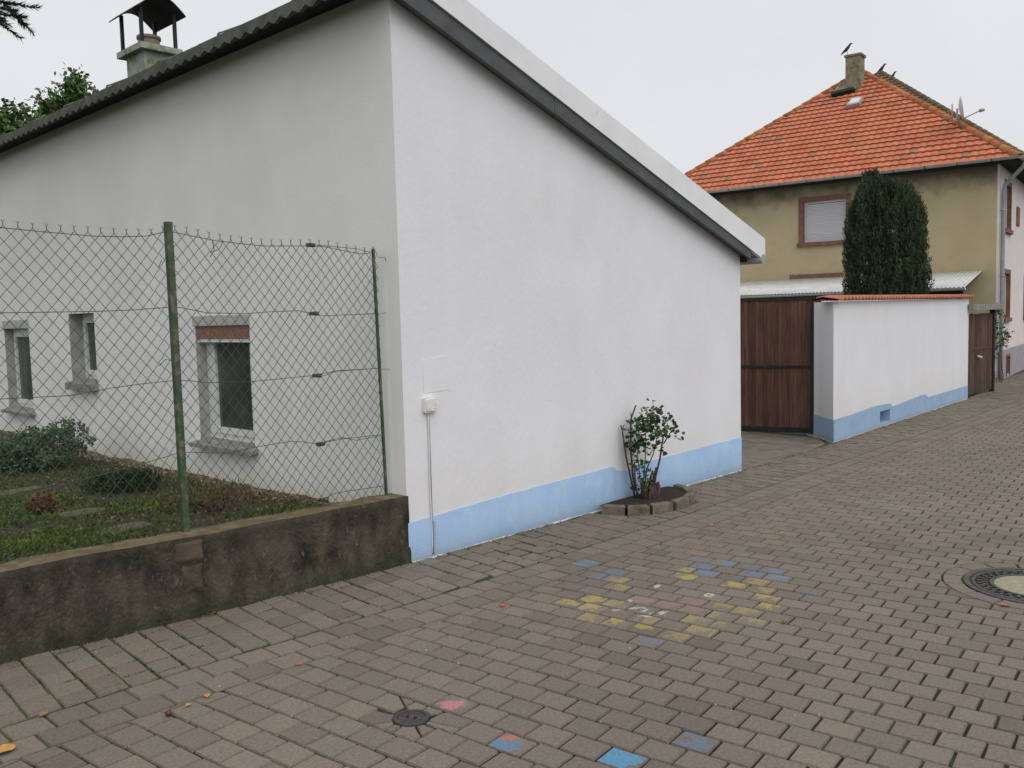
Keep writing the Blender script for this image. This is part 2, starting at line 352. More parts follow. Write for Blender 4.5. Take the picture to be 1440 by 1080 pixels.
for i in range(-60, 200):
    for j in range(-16, 46):
        o = PH+nr*((i-.5)*LW)-tr*((j-.5)*LS+(.5*LS if i % 2 else 0))
        ctr = o+nr*LW/2-tr*LS/2
        yl = gut(ctr.x, 2)-.006
        if ctr.x > 24 or ctr.y < -8 or ctr.x < -5 or not in_view(ctr.x, ctr.y): continue
        g = .0045
        P4 = [o+nr*g-tr*g, o+nr*(LW-g)-tr*g, o+nr*(LW-g)-tr*(LS-g), o+nr*g-tr*(LS-g)]
        P4 = [V((p.x+nrand(-.0025, .0025), min(p.y+nrand(-.0025, .0025), gut(p.x, 2)-.006-g))) for p in P4]
        if min((P4[0]-P4[3]).length, (P4[1]-P4[2]).length) < .006 or (P4[0]-P4[3]).length+(P4[1]-P4[2]).length < .03: continue
        P4 = P4[::-1]
        if min((p-VC).length for p in P4) < .118:
            for k8 in range(8):
                a0_, a1_ = k8*math.pi/4+.3, (k8+1)*math.pi/4+.3
                pc = clip_half(clip_half(P4, VC, V((-math.sin(a0_), math.cos(a0_))), .0025), VC, V((math.sin(a1_), -math.cos(a1_))), .0025)
                if len(pc) < 3: continue
                pc, h = cut(pc, [(VC, .076, .076)])
                if pc is None or abs(sum(pc[i].x*pc[(i+1) % len(pc)].y-pc[(i+1) % len(pc)].x*pc[i].y for i in range(len(pc))))/2 < .0006: continue
                pv.stone(pc, nrand(-.0015, .001), ptint(pc[0]))
            continue
        mk = marks_in(P4); q, h = cut(P4, [(MH, .478, .478)])
        if q is None: continue
        pv.stone(q, nrand(-.0015, .0015), ptint(q[0]), mk if not h else None, (nrand(-.012, .012), nrand(-.012, .012)))
# ring stones round the manhole and the little valve cover
def ringstones(c, r0, r1, n, jit, ph=0):
    for k in range(n):
        a0, a1 = 2*math.pi*(k+ph)/n, 2*math.pi*(k+1+ph)/n; q = []
        e = .005
        for t in range(5): a = a0+(a1-a0)*t/4; q.append(c+V((math.cos(a), math.sin(a)))*(r1-e+(nrand(-jit, jit) if t in (0, 4) else 0)))
        for t in range(4, -1, -1): a = a0+(a1-a0)*t/4; q.append(c+V((math.cos(a), math.sin(a)))*(r0+e))
        q2 = [q[0]+(q[1]-q[0])*.12]+q[1:4]+[q[4]+(q[3]-q[4])*.12]+[q[5]+(q[6]-q[5])*.12]+q[6:9]+[q[9]+(q[8]-q[9])*.12]
        pv.stone(q2, nrand(-.001, .001), ptint())
ringstones(MH, .365, .474, 15, .004)
struct(pv.done('road_paving', M['paver']))
pg = Pav()
for k in range(2):
    x = -3.6+k*.08
    while x < 24:
        ln = .166 if k else .166
        x1 = x+ln; g = .0035; gy = .006
        q = [V((x+g, gut(x, k)-gy)), V((x1-g, gut(x1, k)-gy)), V((x1-g, gut(x1, k+1)+gy)), V((x+g, gut(x, k+1)+gy))][::-1]
        if in_view(x, gut(x, 0)): pg.stone(q, -.0015+nrand(-.0015, .0015), ptint(q[0]), marks_in(q), (nrand(-.01, .01), nrand(-.01, .01)))
        x = x1
struct(pg.done('gutter_paving', M['paver']))
# sidewalk pavers, courses square to the wall, leaning the other way
LWY = [(-4, .46), (-2.365, .225), (-1.878, .165), (-1.336, .085), (-.739, .045), (0, -.03)]
def wall_y(x):
    if x < 0: return lerp_y(LWY, x)
    if x < A1.x: return A0.y+(A1.y-A0.y)*x/A1.x
    if x < 6.6: return -.14
    if x < 12.7: return -.133+.191*(x-6.594)/6.15
    return .06+(x-12.7)*.125
ps = Pav(); i = 0; x = -3.6; SW = .1385
ts = V((-.075, -.997)); 
while x < 24:
    y = .75-(.5*.155 if i % 2 else 0)
    for j in range(14):
        y0 = y-j*.155; y1 = y0-.155; g = .0040; gy = .0052
        def sx(xx, yy): return xx+(yy+.55)*.085
        xa = x; ylo = gut(x, 0)+.006; yhi = wall_y(x+.07)-.006
        a, b = min(y0, yhi), max(y1, ylo)
        if a-b < .03 or not in_view(x, -.3): continue
        q = [V((sx(xa+g, b), b+gy)), V((sx(xa+SW-g, b), b+gy)), V((sx(xa+SW-g, a), a-gy)), V((sx(xa+g, a), a-gy))]
        q = [V((p.x+nrand(-.003, .003), p.y+nrand(-.003, .003))) for p in q]
        q, h = cut(q, [(PL, .57, .475)])
        if q is None: continue
        ps.stone(q, nrand(-.0035, .0035), ptint(q[0]), None, (nrand(-.02, .02), nrand(-.02, .02)))
    x += SW; i += 1
struct(ps.done('sidewalk_paving', M['paver']))
jb = MB(); jb.poly([(-6, -9, -.0085), (26, -9, -.0085), (26, -.88, -.0085), (-6, -.88, -.0085)]); struct(jb.build('road_joint_sand', M['joint']))
jb = MB(); jb.poly([(-6, -.88, -.0085), (26, -.88, -.0085), (26, 1.2, -.0085), (-6, 1.2, -.0085)]); struct(jb.build('sidewalk_joint_sand', M['mossjoint']))
# moss and weeds in the joints: small tufts, nobody could count them
ms = MB(); tt = []
def blade(mb_, tt_, p, h, wd, lean, tint):
    a = nrand(0, 6.28); d = V((math.cos(a), math.sin(a), 0)); l = V((nrand(-1, 1), nrand(-1, 1), 0))*lean
    mb_.poly([p-d*wd, p+d*wd, p+l*h+V((0, 0, h))]); tt_.append(tint)
for k in range(26000):
    X = random.choice((nrand(-3, 3), nrand(-3, 12))); 
    if random.random() < .25:
        j_ = random.randrange(6); i_ = round((X+3.6)/SW); yy = .75-(.5*.155 if i_ % 2 else 0)-j_*.155-.155*3
        X = -3.6+(i_+random.random())*SW+(yy+.55)*.085
        if yy < gut(X, 0) or noise.noise(V((X*1.3, yy*1.3, 5))) < .0: continue
    elif random.random() < .5:
        i_ = round((X+3.6)/SW); yy = nrand(gut(X, 0), wall_y(X)); X = -3.6+i_*SW+(yy+.55)*.085
        if noise.noise(V((X*1.3, yy*1.3, 5))) < .02: continue
    else:
        yy = wall_y(X)-abs(random.gauss(0, .026 if X < 0 else .014))-.002
        if X > 0 and noise.noise(V((X*3, 0, 9))) < -.12: continue
    if yy > wall_y(X): continue
    if ((X-PL.x)/.57)**2+((yy-PL.y)/.475)**2 < 1: continue
    g = nrand(.6, 1.3); blade(ms, tt, V((X+nrand(-.004, .004), yy, -.008)), nrand(.007, .014), .004, .8, (g, g, g*nrand(.6, 1), 1))
o = ms.build('joint_moss', M['moss'], None, {'tint': ('FLOAT_COLOR', 'FACE', tt)}); o['kind'] = 'stuff'; tag(o, 'green moss and tiny weeds in the paving joints', 'moss')
# driveway
mb = MB(); dpts = [gz(1042, 661), gz(1065, 656), gz(1100, 645), gz(1142, 632), gz(1160, 624)]
mb.poly([(A1.x-.02, A1.y+.02, -.004)]+[(p.x, p.y, -.004) for p in dpts[1:]]+[(6.95, .2, -.004), (7.1, 7, -.004), (A1.x-.05, 7, -.004)][::1])
struct(mb.build('driveway', M['drive']))
mb = MB(); mb.box(7.1, 16.9, .3, 9, -.03, -.003); struct(mb.build('courtyard', M['drive']))

# ================================================================== WHITE HOUSE
house = thing('white_house', 'white rendered low house with pale blue base stripe and sloping roof edge', 'house')
zfb = lambda s: 0
fb = [aw(566.7, 0, .11), aw(740, 134, .11), aw(1056, 365, .11)]; ft = [aw(605, 0, .11), aw(740, 103, .11), aw(1062, 357, .11)]; lt = [aw(651, 0, .11), aw(740, 73, .11), aw(1074, 337, .11)]
def line(pts):
    a, b = pts[0], pts[-1]; sa, sb = ws(a), ws(b); k = (b.z-a.z)/(sb-sa); return lambda s: a.z+(s-sa)*k
Fb, Ft, Lt = line(fb), line(ft), line(lt)
s_end = ws(fb[-1]); zt0, zt1 = 3.66, Fb(WL)+.03
# street wall (solid gable) subdivided so the render can undulate a little
def grid_wall(mb_, P, nu, nv, zt, zb, amp, nrm):
    idx = []
    for i in range(nu+1):
        col = []
        for j in range(nv+1):
            u = i/nu; s_ = P(u); z = zb+(zt(u)-zb)*j/nv
            a = amp*noise.noise(V((s_.x*1.7, s_.y*1.7, z*1.7))) if 0 < i < nu else 0
            col.append(mb_.vert((s_.x+nrm.x*a, s_.y+nrm.y*a, z)))
        idx.append(col)
    for i in range(nu):
        for j in range(nv): mb_.face((idx[i][j], idx[i+1][j], idx[i+1][j+1], idx[i][j+1]), True)
mb = MB()
grid_wall(mb, lambda u: A0+wx*WL*u, 50, 30, lambda u: Fb(WL*u)+.12, -.06, .004, wn)
mb.build('street_wall', M['plaster'], house)
mb = MB()  # far end and back
q = A1; mb.poly([(q.x, q.y, -.06), (q.x+.1, 10, -.06), (q.x+.1, 10, 2.3), (q.x, q.y, 2.3)]); mb.poly([(q.x+.1, 10, -.06), (0, 10, -.06), (0, 10, 3.8), (q.x+.1, 10, 2.3)])
mb.build('rear_wall', M['plaster'], house)
# garden side wall with three window openings (plane x = 0)
wins = [(1.812, 2.688, .605, 1.592), (4.785, 5.44, 1.035, 1.755), (6.65, 7.488, .635, 1.615)]
mb = MB(); X0 = A0.x
ys = [A0.y]+[y for w_ in wins for y in w_[:2]]+[10]
def quad(x, y0, y1, z0, z1): mb.poly([(x, y1, z0), (x, y0, z0), (x, y0, z1), (x, y1, z1)])
ZT = 3.74
for k in range(len(ys)-1):
    y0, y1 = ys[k], ys[k+1]
    if k % 2 == 0: quad(X0, y0, y1, -.1, ZT)
    else:
        wz = wins[k//2]; quad(X0, y0, y1, -.1, wz[2]); quad(X0, y0, y1, wz[3], ZT)
mb.build('garden_side_wall', M['plaster_side'], house)
DEP = [.145, .19, .15]
for k, (y0, y1, z0, z1) in enumerate(wins):
    d = DEP[k]; mb = MB()
    mb.poly([(X0, y0, z0), (X0+d, y0, z0), (X0+d, y0, z1), (X0, y0, z1)]); mb.poly([(X0+d, y1, z0), (X0, y1, z0), (X0, y1, z1), (X0+d, y1, z1)])
    mb.poly([(X0, y0, z1), (X0+d, y0, z1), (X0+d, y1, z1), (X0, y1, z1)]); mb.poly([(X0, y1, z0), (X0+d, y1, z0), (X0+d, y0, z0), (X0, y0, z0)])
    mb.build('window_reveal', M['reveal'], house)
    zt = z1+(.10 if k == 0 else 0)
    wn_ = MB(); e = .085 if k == 0 else .05; sh = .07 if k == 0 else .05; eb = .07 if k == 0 else .065; X = X0+d-.05
    for (a, b, c_, d_) in ((y0, y0+e, z0, zt), (y1-e, y1, z0, zt), (y0+e, y1-e, z0, z0+eb), (y0+e, y1-e, zt-e, zt)): wn_.box(X, X+.05, a, b, c_, d_)
    for (a, b, c_, d_) in ((y0+e+.004, y0+e+sh, z0+eb, zt-e), (y1-e-sh, y1-e-.004, z0+eb, zt-e), (y0+e+sh, y1-e-sh, z0+eb, z0+eb+.052), (y0+e+sh, y1-e-sh, zt-e-sh, zt-e)): wn_.box(X-.012, X+.03, a, b, c_, d_)
    win = wn_.build('window', M['pvc'], house)
    gl = MB(); gl.box(X+.012, X+.02, y0+e+.03, y1-e-.03, z0+eb+.01, zt-e-.03); gl.build('pane', M['glass'], win)
    si = MB(); sx0 = X0-.085 if k != 1 else X0-.075
    ex = .05 if k != 1 else .02; th = .030 if k != 1 else .07
    si.hexa([(sx0, y0-ex, z0-th-.012), (X0-.001, y0-ex, z0-th), (X0-.001, y1+ex, z0-th), (sx0, y1+ex, z0-th-.012)], [(sx0, y0-ex, z0-.010), (X0-.001, y0-ex, z0+.004), (X0-.001, y1+ex, z0+.004), (sx0, y1+ex, z0-.010)])
    si.hexa([(X0-.002, y0+.002, z0-.03), (X, y0+.002, z0-.03), (X, y1-.002, z0-.03), (X0-.002, y1-.002, z0-.03)], [(X0-.002, y0+.002, z0+.006), (X, y0+.002, z0+.022), (X, y1-.002, z0+.022), (X0-.002, y1-.002, z0+.006)])
    si.build('sill', M['sill'], win)
    if k != 1:
        hb = MB(); hb.box(X0-.008, X0+.02, y0-.01, y1+.03, z1+.004, z1+(.085 if k == 0 else .10)); hb.build('lintel_band', M['raw'], win)
    if k == 0:
        sb = MB(); sb.box(X0+.012, X0+.085, y0+.002, y1-.002, z1-.105, z1-.004); b_ = sb.build('roller_shutter_box', M['brick'], win)
        sb = MB(); sb.box(X0+.02, X0+.085, y0+.003, y1-.003, z1-.137, z1-.107); sb.build('shutter_rail', M['pvc'], win)
# blue painted base, following the falling street line
mb = MB(); top = [(578, 735), (640, 717), (700, 700), (760, 683), (820, 668), (862, 656)]; t2 = [(868, 662), (884, 662)]; t3 = [(900, 652), (935, 643), (985, 630), (1041.5, 615)]
tp = [(ws(aw(*p, .006)), aw(*p, .006).z) for p in [(571.7, 737)]+top+t2+t3]
tp.append((WL+.003, tp[-1][1]))
n = 160; prev = None
for i in range(n+1):
    s_ = tp[0][0]+(tp[-1][0]-tp[0][0])*i/n; s_ = max(s_, 0); z = lerp_y(tp, s_)+nrand(-.002, .002)
    base = .001+abs(noise.noise(V((s_*9, 0, 0))))*.008
    o_ = .0065+.004*noise.noise(V((s_*2, 1, z)))
    a, b = mb.vert(wp(s_, o_, base)), mb.vert(wp(s_, o_, z)); c_, d_ = mb.vert(wp(s_, -.003, base)), mb.vert(wp(s_, -.003, z))
    if prev: mb.face((prev[0], a, b, prev[1]), True); mb.face((prev[1], b, d_, prev[3]))
    prev = (a, b, c_, d_)
mb.face((prev[0], prev[2], prev[3], prev[1]))
mb.build('painted_base', M['blue'], house)
# white rim of paint where wall meets paving
mb = MB(); prev = None
for i in range(241):
    s_ = WL*i/240; h_ = .003+.012*max(0, noise.noise(V((s_*14, 3, 0)))); o_ = .008+.004*noise.noise(V((s_*10, 8, 0)))
    a, b, c_ = mb.vert(wp(s_, o_+.003, -.012)), mb.vert(wp(s_, o_, h_)), mb.vert(wp(s_, 0, h_+.002))
    if prev: mb.face((prev[0], a, b, prev[1])); mb.face((prev[1], b, c_, prev[2]))
    prev = (a, b, c_)
mb.build('render_rim', M['plaster'], house)
# repair patch, socket box and cable
mb = MB(); P = [aw(x, y, .001) for x, y in ((594, 506), (630, 499), (633, 548), (596, 553))]
mb.hexa([p-wn*.001 for p in P], [p+wn*.0012 for p in P]); mb.build('plaster_patch', M['plaster'], house)
bx = MB(); P = aw(593.5, 581, 0); s0, z0 = ws(P), P.z; P2 = aw(610, 557, 0); s1, z1 = ws(P2), P2.z
def rrect(s0, s1, z0, z1, r, o, n=4):
    out_ = []
    for cx, cz, a0 in ((s1-r, z0+r, -90), (s1-r, z1-r, 0), (s0+r, z1-r, 90), (s0+r, z0+r, 180)):
        for t in range(n+1): a = rad(a0+90*t/n); out_.append(wp(cx+r*math.cos(a), o, cz+r*math.sin(a)))
    return out_
bx.hexa(rrect(s0, s1, z0, z1, .015, 0), rrect(s0, s1, z0, z1, .015, .03)); bx.hexa(rrect(s0+.008, s1-.008, z0+.008, z1-.008, .015, .031), rrect(s0+.012, s1-.012, z0+.012, z1-.012, .015, .043))
sbx = bx.build('socket_box', M['box'], house)
for a, b in ((.25, .25), (.75, .25), (.75, .5), (.4, .18)):
    hb = MB(); P = wp(s0+(s1-s0)*a, .0432, z0+(z1-z0)*b); hb.hexa([P+wx*.003*math.cos(t)+V((0, 0, .003*math.sin(t))) for t in (0, 1.05, 2.1, 3.14, 4.2, 5.2)], [P+wn*.002+wx*.003*math.cos(t)+V((0, 0, .003*math.sin(t))) for t in (0, 1.05, 2.1, 3.14, 4.2, 5.2)])
    hb.build('screw', M['iron'], sbx)
cb = MB(); sm = s0+.042
cb.tube([wp(sm+.002*math.sin(z*9), .012, z) for z in [z0+.002-i*(z0-.02)/14 for i in range(15)]], .0045, 6)
cb.build('cable', M['box'], house); cb = MB()
zbt = .245; cb.obox(wp(sm+.014, .001, zbt), wx*.020, wn*.006, V((0, 0, z0-zbt))); dct = cb.build('cable_duct', M['plaster'], house)
cb = MB(); cb.obox(wp(sm+.014, .001, .02), wx*.020, wn*.0125, V((0, 0, zbt-.0205))); cb.build('painted_lower_length', M['blue'], dct)
cb = MB(); cb.tube([wp(sm+.008, .012, z0-.01-i*(z0-.03)/10) for i in range(11)], .0022, 5); cb.build('earth_wire', M['green'], house)
# roof: corrugated sheets falling along the street wall
slope = (Lt(3)-Lt(1))/2
rf = MB(); NX, pitch = 8, .147; x0, x1, y0, y1 = -.03, WL+.50, -.10, 10.2
ny = int((y1-y0)/pitch*8); rows = []
for i in range(NX+1):
    x = x0+(x1-x0)*i/NX; rows.append([rf.vert((x, y0+(y1-y0)*j/ny, 3.80+slope*x+.022*math.cos((y1-y0)*j/ny/pitch*6.283))) for j in range(ny+1)])
for i in range(NX):
    for j in range(ny): rf.face((rows[i][j], rows[i+1][j], rows[i+1][j+1], rows[i][j+1]), True)
roof = rf.build('roof', M['fibre'], house)
md = roof.modifiers.new('t', 'SOLIDIFY'); md.thickness = .012
# ridge capping: folded down over the garden side, scalloped lower edge, overlapping every metre
rc = MB(); ny = int((y1-y0)/pitch*10); prevr = None
for j in range(ny+1):
    y = -.12+(y1-y0)*j/ny; w_ = math.cos(y/pitch*6.283); lap = .003*((y % .98)/.98)
    tooth = abs(((y/pitch) % 1)-.5)*2
    prof = [(.12, 3.80+slope*.12+.035), (-.02, 3.845+lap), (-.21, 3.745+lap), (-.235, 3.735+lap*.6), (-.26, 3.66-.035*tooth), (-.24, 3.655-.03*tooth), (-.16, 3.70), (-.02, 3.79)]
    r_v = [rc.vert((x, y, z)) for x, z in prof]
    if prevr:
        for k in range(len(prof)-1): rc.face((prevr[k], r_v[k], r_v[k+1], prevr[k+1]))
    prevr = r_v
rc.build('ridge_capping', M['fibre'], house)
for k in range(10):
    lp = MB(); y = .65+k*.98; prv = None
    for q in range(5):
        yy = y+.012*q; hh = .010+.012*math.sin(math.pi*q/4); r_v = [lp.vert((x, yy, z+hh)) for x, z in ((.1, 3.80+slope*.1+.03), (-.02, 3.845), (-.21, 3.745), (-.238, 3.733))]+[lp.vert((-.24, yy, 3.70))]
        if prv:
            for i in range(4): lp.face((prv[i], r_v[i], r_v[i+1], prv[i+1]), True)
        prv = r_v
    lp.build('capping_joint', M['fibre'], house)
sf = MB(); sf.hexa([(-.2, -.08, 3.70), (-.005-.0, -.08, 3.70), (-.005, 10, 3.70), (-.2, 10, 3.70)], [(-.2, -.08, 3.72), (.3, -.08, 3.72), (.3, 10, 3.72), (-.2, 10, 3.72)])
sf.build('soffit', M['dark'], house)
# verge: dark fascia board, light flashing above, soffit behind
fs = MB(); sA = -.22; oc = .11
def slab(mb_, zlo, zhi, s0_, s1_, o0, o1):
    mb_.hexa([wp(s0_, o0, zlo(s0_)), wp(s1_, o0, zlo(s1_)), wp(s1_, o1, zlo(s1_)), wp(s0_, o1, zlo(s0_))], [wp(s0_, o0, zhi(s0_)), wp(s1_, o0, zhi(s1_)), wp(s1_, o1, zhi(s1_)), wp(s0_, o1, zhi(s0_))])
js = [sA]+[s_end*k/3.02 for k in (1, 2)]+[s_end]
for k in range(3): slab(fs, lambda s: Fb(s)+(.001*k), lambda s: Ft(s)+.01, js[k]+.0015, js[k+1]-.0015, oc-.03+.002*k, oc+.002*k)
fs.build('fascia_board', M['dark_metal'], house)
fl = MB(); slab(fl, Ft, Lt, sA-.02, ws(lt[-1])-.0, oc-.02, oc+.016); slab(fl, lambda s: Lt(s)-.002, lambda s: Lt(s)+.006, sA-.02, ws(lt[-1]), -.25, oc+.0155)
fl.build('verge_flashing', M['alu'], house)
sp = MB(); slab(sp, lambda s: Fb(s)+.035, lambda s: Fb(s)+.05, sA, s_end-.0, -.02, oc-.03); sp.build('verge_soffit', M['soffit'], house)
eb = MB(); e1_ = aw(1042, 369, .0).z
eb.hexa([wp(WL+.005, oc-.04, e1_), wp(s_end+.0, oc-.04, e1_+.01), wp(s_end, -6, e1_+.01), wp(WL+.005, -6, e1_)], [wp(WL+.005, oc-.04, Fb(WL)+.05), wp(s_end, oc-.04, Fb(s_end)+.04), wp(s_end, -6, Fb(s_end)+.04), wp(WL+.005, -6, Fb(WL)+.05)])
eb.build('eave_box', M['dark'], house)
gt = MB(); ge = ws(lt[-1])-.045; gt.tube([wp(ge, oc+.02-i*.6, Ft(ge)-.0) for i in range(10)], .048, 10); gt.build('eave_gutter', M['zinc'], house)
# chimney behind the ridge
cx, cy = 1.0, 5.15
def skyp(px, py): return on(px, py, (cx, 0, 0), (1, 0, 0))
zs0, zs1 = skyp(198, 66).z, skyp(198, 57).z; yc = skyp(198, 60).y
ch = MB(); ch.box(cx+.07, cx+.43, yc+.08, yc+.54, 3.2, zs0-.002); chim = ch.build('chimney', M['slab'], house)
cs = MB(); cs.box(cx, cx+.50, yc, yc+.64, zs0, zs1); cs.build('cap_slab', M['slab'], chim)
hz = skyp(198, 3).z
for dx, dy in ((.03, .05), (.03, .55), (.43, .05), (.43, .55)):
    pm = MB(); pm.box(cx+dx, cx+dx+.035, yc+dy, yc+dy+.035, zs1, hz+.015); pm.build('hood_post', M['iron'], chim)
hd = MB(); prevp = None                                # arched hood, arch spans x, straight eaves run along y
for i in range(13):
    t = i/12; x = cx-.03+.56*t; z = hz-.045+.17*math.sin(math.pi*t)
    r_v = [hd.vert((x, yc-.06, z)), hd.vert((x, yc+.74, z)), hd.vert((x, yc+.74, z+.012)), hd.vert((x, yc-.06, z+.012))]
    if prevp:
        for k in range(4): hd.face((prevp[k], r_v[k], r_v[(k+1) % 4], prevp[(k+1) % 4]), True)
    prevp = r_v
hd.build('hood', M['iron'], chim)
pt = MB(); pt.tube([(cx+.25, yc+.32, zs1), (cx+.25, yc+.32, zs1+.16)], .12, 16); pt.tube([(cx+.25, yc+.32, zs1+.13), (cx+.25, yc+.32, zs1+.165)], .135, 16); pt.build('flue_pot', M['clay'], chim)

# ================================================================== RETAINING WALL + FENCE
mb = MB(); nu, nv = 90, 12; xs = [-4+4.005*i/nu for i in range(nu+1)]; TH = .17
def ztop(x): return .45+.012*noise.noise(V((x*2.3, 0, 7)))-.0*x
g = []
for i, x in enumerate(xs):
    col = []; y = lerp_y(LWY, x); zt = ztop(x)
    for j in range(nv+1):
        z = -.05+(zt+.05)*j/nv; a = .016*noise.noise(V((x*3, z*5, 1)))+.006*noise.noise(V((x*19, z*19, 4)))
        if j == nv: a -= .006
        col.append(mb.vert((x, y-.004+a-(.012 if z < .1 else 0), z)))
    g.append(col)
for i in range(nu):
    for j in range(nv): mb.face((g[i][j], g[i+1][j], g[i+1][j+1], g[i][j+1]), True)
mb.m = 1; tp_ = []
for i, x in enumerate(xs):
    y = lerp_y(LWY, x); tp_.append([g[i][nv]]+[mb.vert((x, y+TH*k/3+(.02*noise.noise(V((x*4, 2, 2))) if k == 3 else 0), ztop(x)+.008*noise.noise(V((x*8, k, 9))))) for k in (1, 2, 3)]+[mb.vert((x, y+TH+.01, .1))])
for i in range(nu):
    for k in range(4): mb.face((tp_[i][k], tp_[i+1][k], tp_[i+1][k+1], tp_[i][k+1]))
mb.m = 0; mb.face([g[nu][j] for j in range(nv+1)]+tp_[nu][1:])
o = mb.build('retaining_wall', [M['conc'], M['conc_top']])
for (xa, xb, za, zb, mt_) in ((-1.53, -1.37, .31, .435, 'patch'), (-1.50, -1.38, .13, .30, 'raw2')):
    mp_ = MB(); gg = []
    for i in range(9):
        x = xa+(xb-xa)*i/8; cl_ = []
        for j in range(9):
            z = za+(zb-za)*j/8; a_ = .016*noise.noise(V((x*3, z*5, 1)))+.006*noise.noise(V((x*19, z*19, 4))); ed = .010 if 0 < i < 8 and 0 < j < 8 else -.006
            cl_.append(mp_.vert((x+(.012*noise.noise(V((z*14, i, 0))) if i in (0, 8) else 0), lerp_y(LWY, x)-.004+a_-ed, z+(.012*noise.noise(V((x*24, j, 3))) if j in (0, 8) else 0))))
        gg.append(cl_)
    for i in range(8):
        for j in range(8): mp_.face((gg[i][j], gg[i+1][j], gg[i+1][j+1], gg[i][j+1]), True)
    mp_.build('render_patch', M[mt_], o)
tag(o, 'low stained concrete garden wall with pale worn ledge, below the wire fence', 'wall')
fence = thing('chain_link_fence', 'green chain link fence with sagging wires on the low concrete wall', 'fence')
def fy(x): return lerp_y(LWY, x)+.135
pb = on(262, 748, (0, fy(-1.47), 0), (0, 1, 0)); pt_ = on(236.5, 312, (0, fy(-1.5), 0), (0, 1, 0))
def fpt(px, py):
    """pixel onto the fence surface"""
    y = .15
    for _ in range(6): p = on(px, py, (0, y, 0), (0, 1, 0)); y = fy(max(-3.9, p.x))
    return p
b1, t1 = fpt(262, 750), fpt(237, 312); b2, t2 = fpt(543, 688), fpt(524.5, 350)
pm = MB(); w_ = .021
dx = (t1-b1).normalized()
def lpost(a, b, w1, th):
    m_ = MB(); ez = b-a
    m_.obox(a+V((-w1, -.004-th, 0)), V((w1*2, 0, 0)), V((0, th, 0)), ez); m_.obox(a+V((-w1, -.003, 0)), V((th, 0, 0)), V((0, w1*1.6, 0)), ez); return m_
lpost(V((b1.x, b1.y, .42)), t1, .0175, .006).build('fence_post', M['green'], fence)
lpost(V((b2.x, b2.y, .42)), t2, .007, .005).build('fence_post', M['green'], fence)
lpost(V((-3.3, fy(-3.3), .42)), V((-3.36, fy(-3.3), t1.z+.02)), .022, .006).build('fence_post', M['green'], fence)
# tension wires
def wirepath(pts): return [fpt(*p) for p in pts]
WIR = [
 [(-60, 314), (0, 320), (60, 326), (130, 332), (170, 333), (205, 332), (232, 326), (245, 327), (275, 333), (300, 338), (340, 343), (370, 346), (430, 346), (455, 347), (480, 352), (505, 357), (517, 357), (526, 351)],
 [(-60, 440), (0, 440), (60, 439), (130, 438), (185, 436), (238, 432), (250, 432), (272, 436), (290, 440), (345, 441), (385, 438), (420, 437), (438, 441), (455, 444), (480, 443), (530, 441)],
 [(-60, 561), (0, 561), (60, 558), (100, 556), (160, 545), (205, 539), (245, 535), (262, 535), (290, 538), (350, 537), (400, 532), (440, 528), (450, 530), (472, 522), (500, 520), (532, 518)],
 [(-60, 712), (60, 690), (140, 668), (200, 652), (250, 637), (262, 636), (320, 637), (362, 628), (405, 621), (425, 621), (444, 624), (465, 620), (490, 616), (540, 611)],
 [(430, 705), (453, 702), (470, 694), (490, 690), (520, 686), (538, 683)]]
TZ = []
for wv in WIR:
    P = wirepath(wv); TZ.append([(p.x, p.z) for p in P]); m_ = MB(); m_.tube([p-V((0, .004, 0)) for p in P], .0022, 5); m_.build('tension_wire', M['wire'], fence)
# doubled ends behind the tensioners
for pts in ([(436, 344), (470, 347), (500, 350), (520, 355)], [(442, 527), (475, 521), (530, 518)], [(446, 623), (480, 615), (500, 619), (540, 612)]):
    m_ = MB(); m_.tube([fpt(*p)-V((0, .008, 0)) for p in pts], .002, 5); m_.build('tension_wire', M['wire'], fence)
for px, py in ((435, 345), (440, 441), (444, 528), (449, 624), (454, 702)):
    p = fpt(px, py); m_ = MB(); m_.box(p.x-.028, p.x+.028, p.y-.024, p.y-.004, p.z-.011, p.z+.011); m_.tube([(p.x-.012, p.y-.027, p.z), (p.x+.016, p.y-.027, p.z)], .013, 8); m_.build('wire_tensioner', M['green'], fence)
# woven mesh
m_ = MB(); PX, HZ = .0635, .078; xe = b2.x-.002; nw = int((xe+3.9)/(PX/2))
for k in range(nw):
    pts = []; xk = xe-(k+1)*PX/2
    topz = lerp_y(TZ[0], xk)+.006; botz = .455
    nseg = int((topz-botz)/(HZ/2)); 
    for n_ in range(nseg+2):
        z = topz+.012-n_*HZ/2; par = (n_+k) % 2
        x = xk+PX/2*par
        bul = .012*noise.noise(V((x*1.6, z*1.6, 3))); sag = .010*noise.noise(V((x*2.5, z*1.1, 8)))
        sh = .012*noise.noise(V((x*1.3, z*1.5, 12)))
        pts.append(V((x+sh, fy(x)+bul+(.0022 if par else -.0022), z+sag*.8-.004)))
    m_.tube(pts, .0021, 4, cap=False)
    if k % 2 == 0 or True:
        p = pts[0]
        if (0+k) % 2 == 1:
            m_.tube([p, p+V((nrand(-.003, .003), 0, .020))], .0022, 4); q = p+V((0, 0, .019))
            for sgn in (-1, 1): m_.tube([q, q+V((sgn*.009, nrand(-.003, .003), .010))], .0016, 4)
m_.build('wire_mesh', M['wire'], fence)
# loose scraps of wire
for pts in ([(297, 338), (300, 352), (294, 362)], [(294, 355), (305, 352), (310, 346), (312, 338)], [(530, 362), (540, 362), (543, 372)], [(534, 441), (542, 440)], [(534, 519), (546, 519), (551, 516)], [(222, 376), (226, 366)], [(222, 515), (232, 505), (242, 508)]):
    m_ = MB(); m_.tube([fpt(*p)-V((0, .01, 0)) for p in pts], .002, 4); m_.build('loose_wire_end', M['iron'], fence)

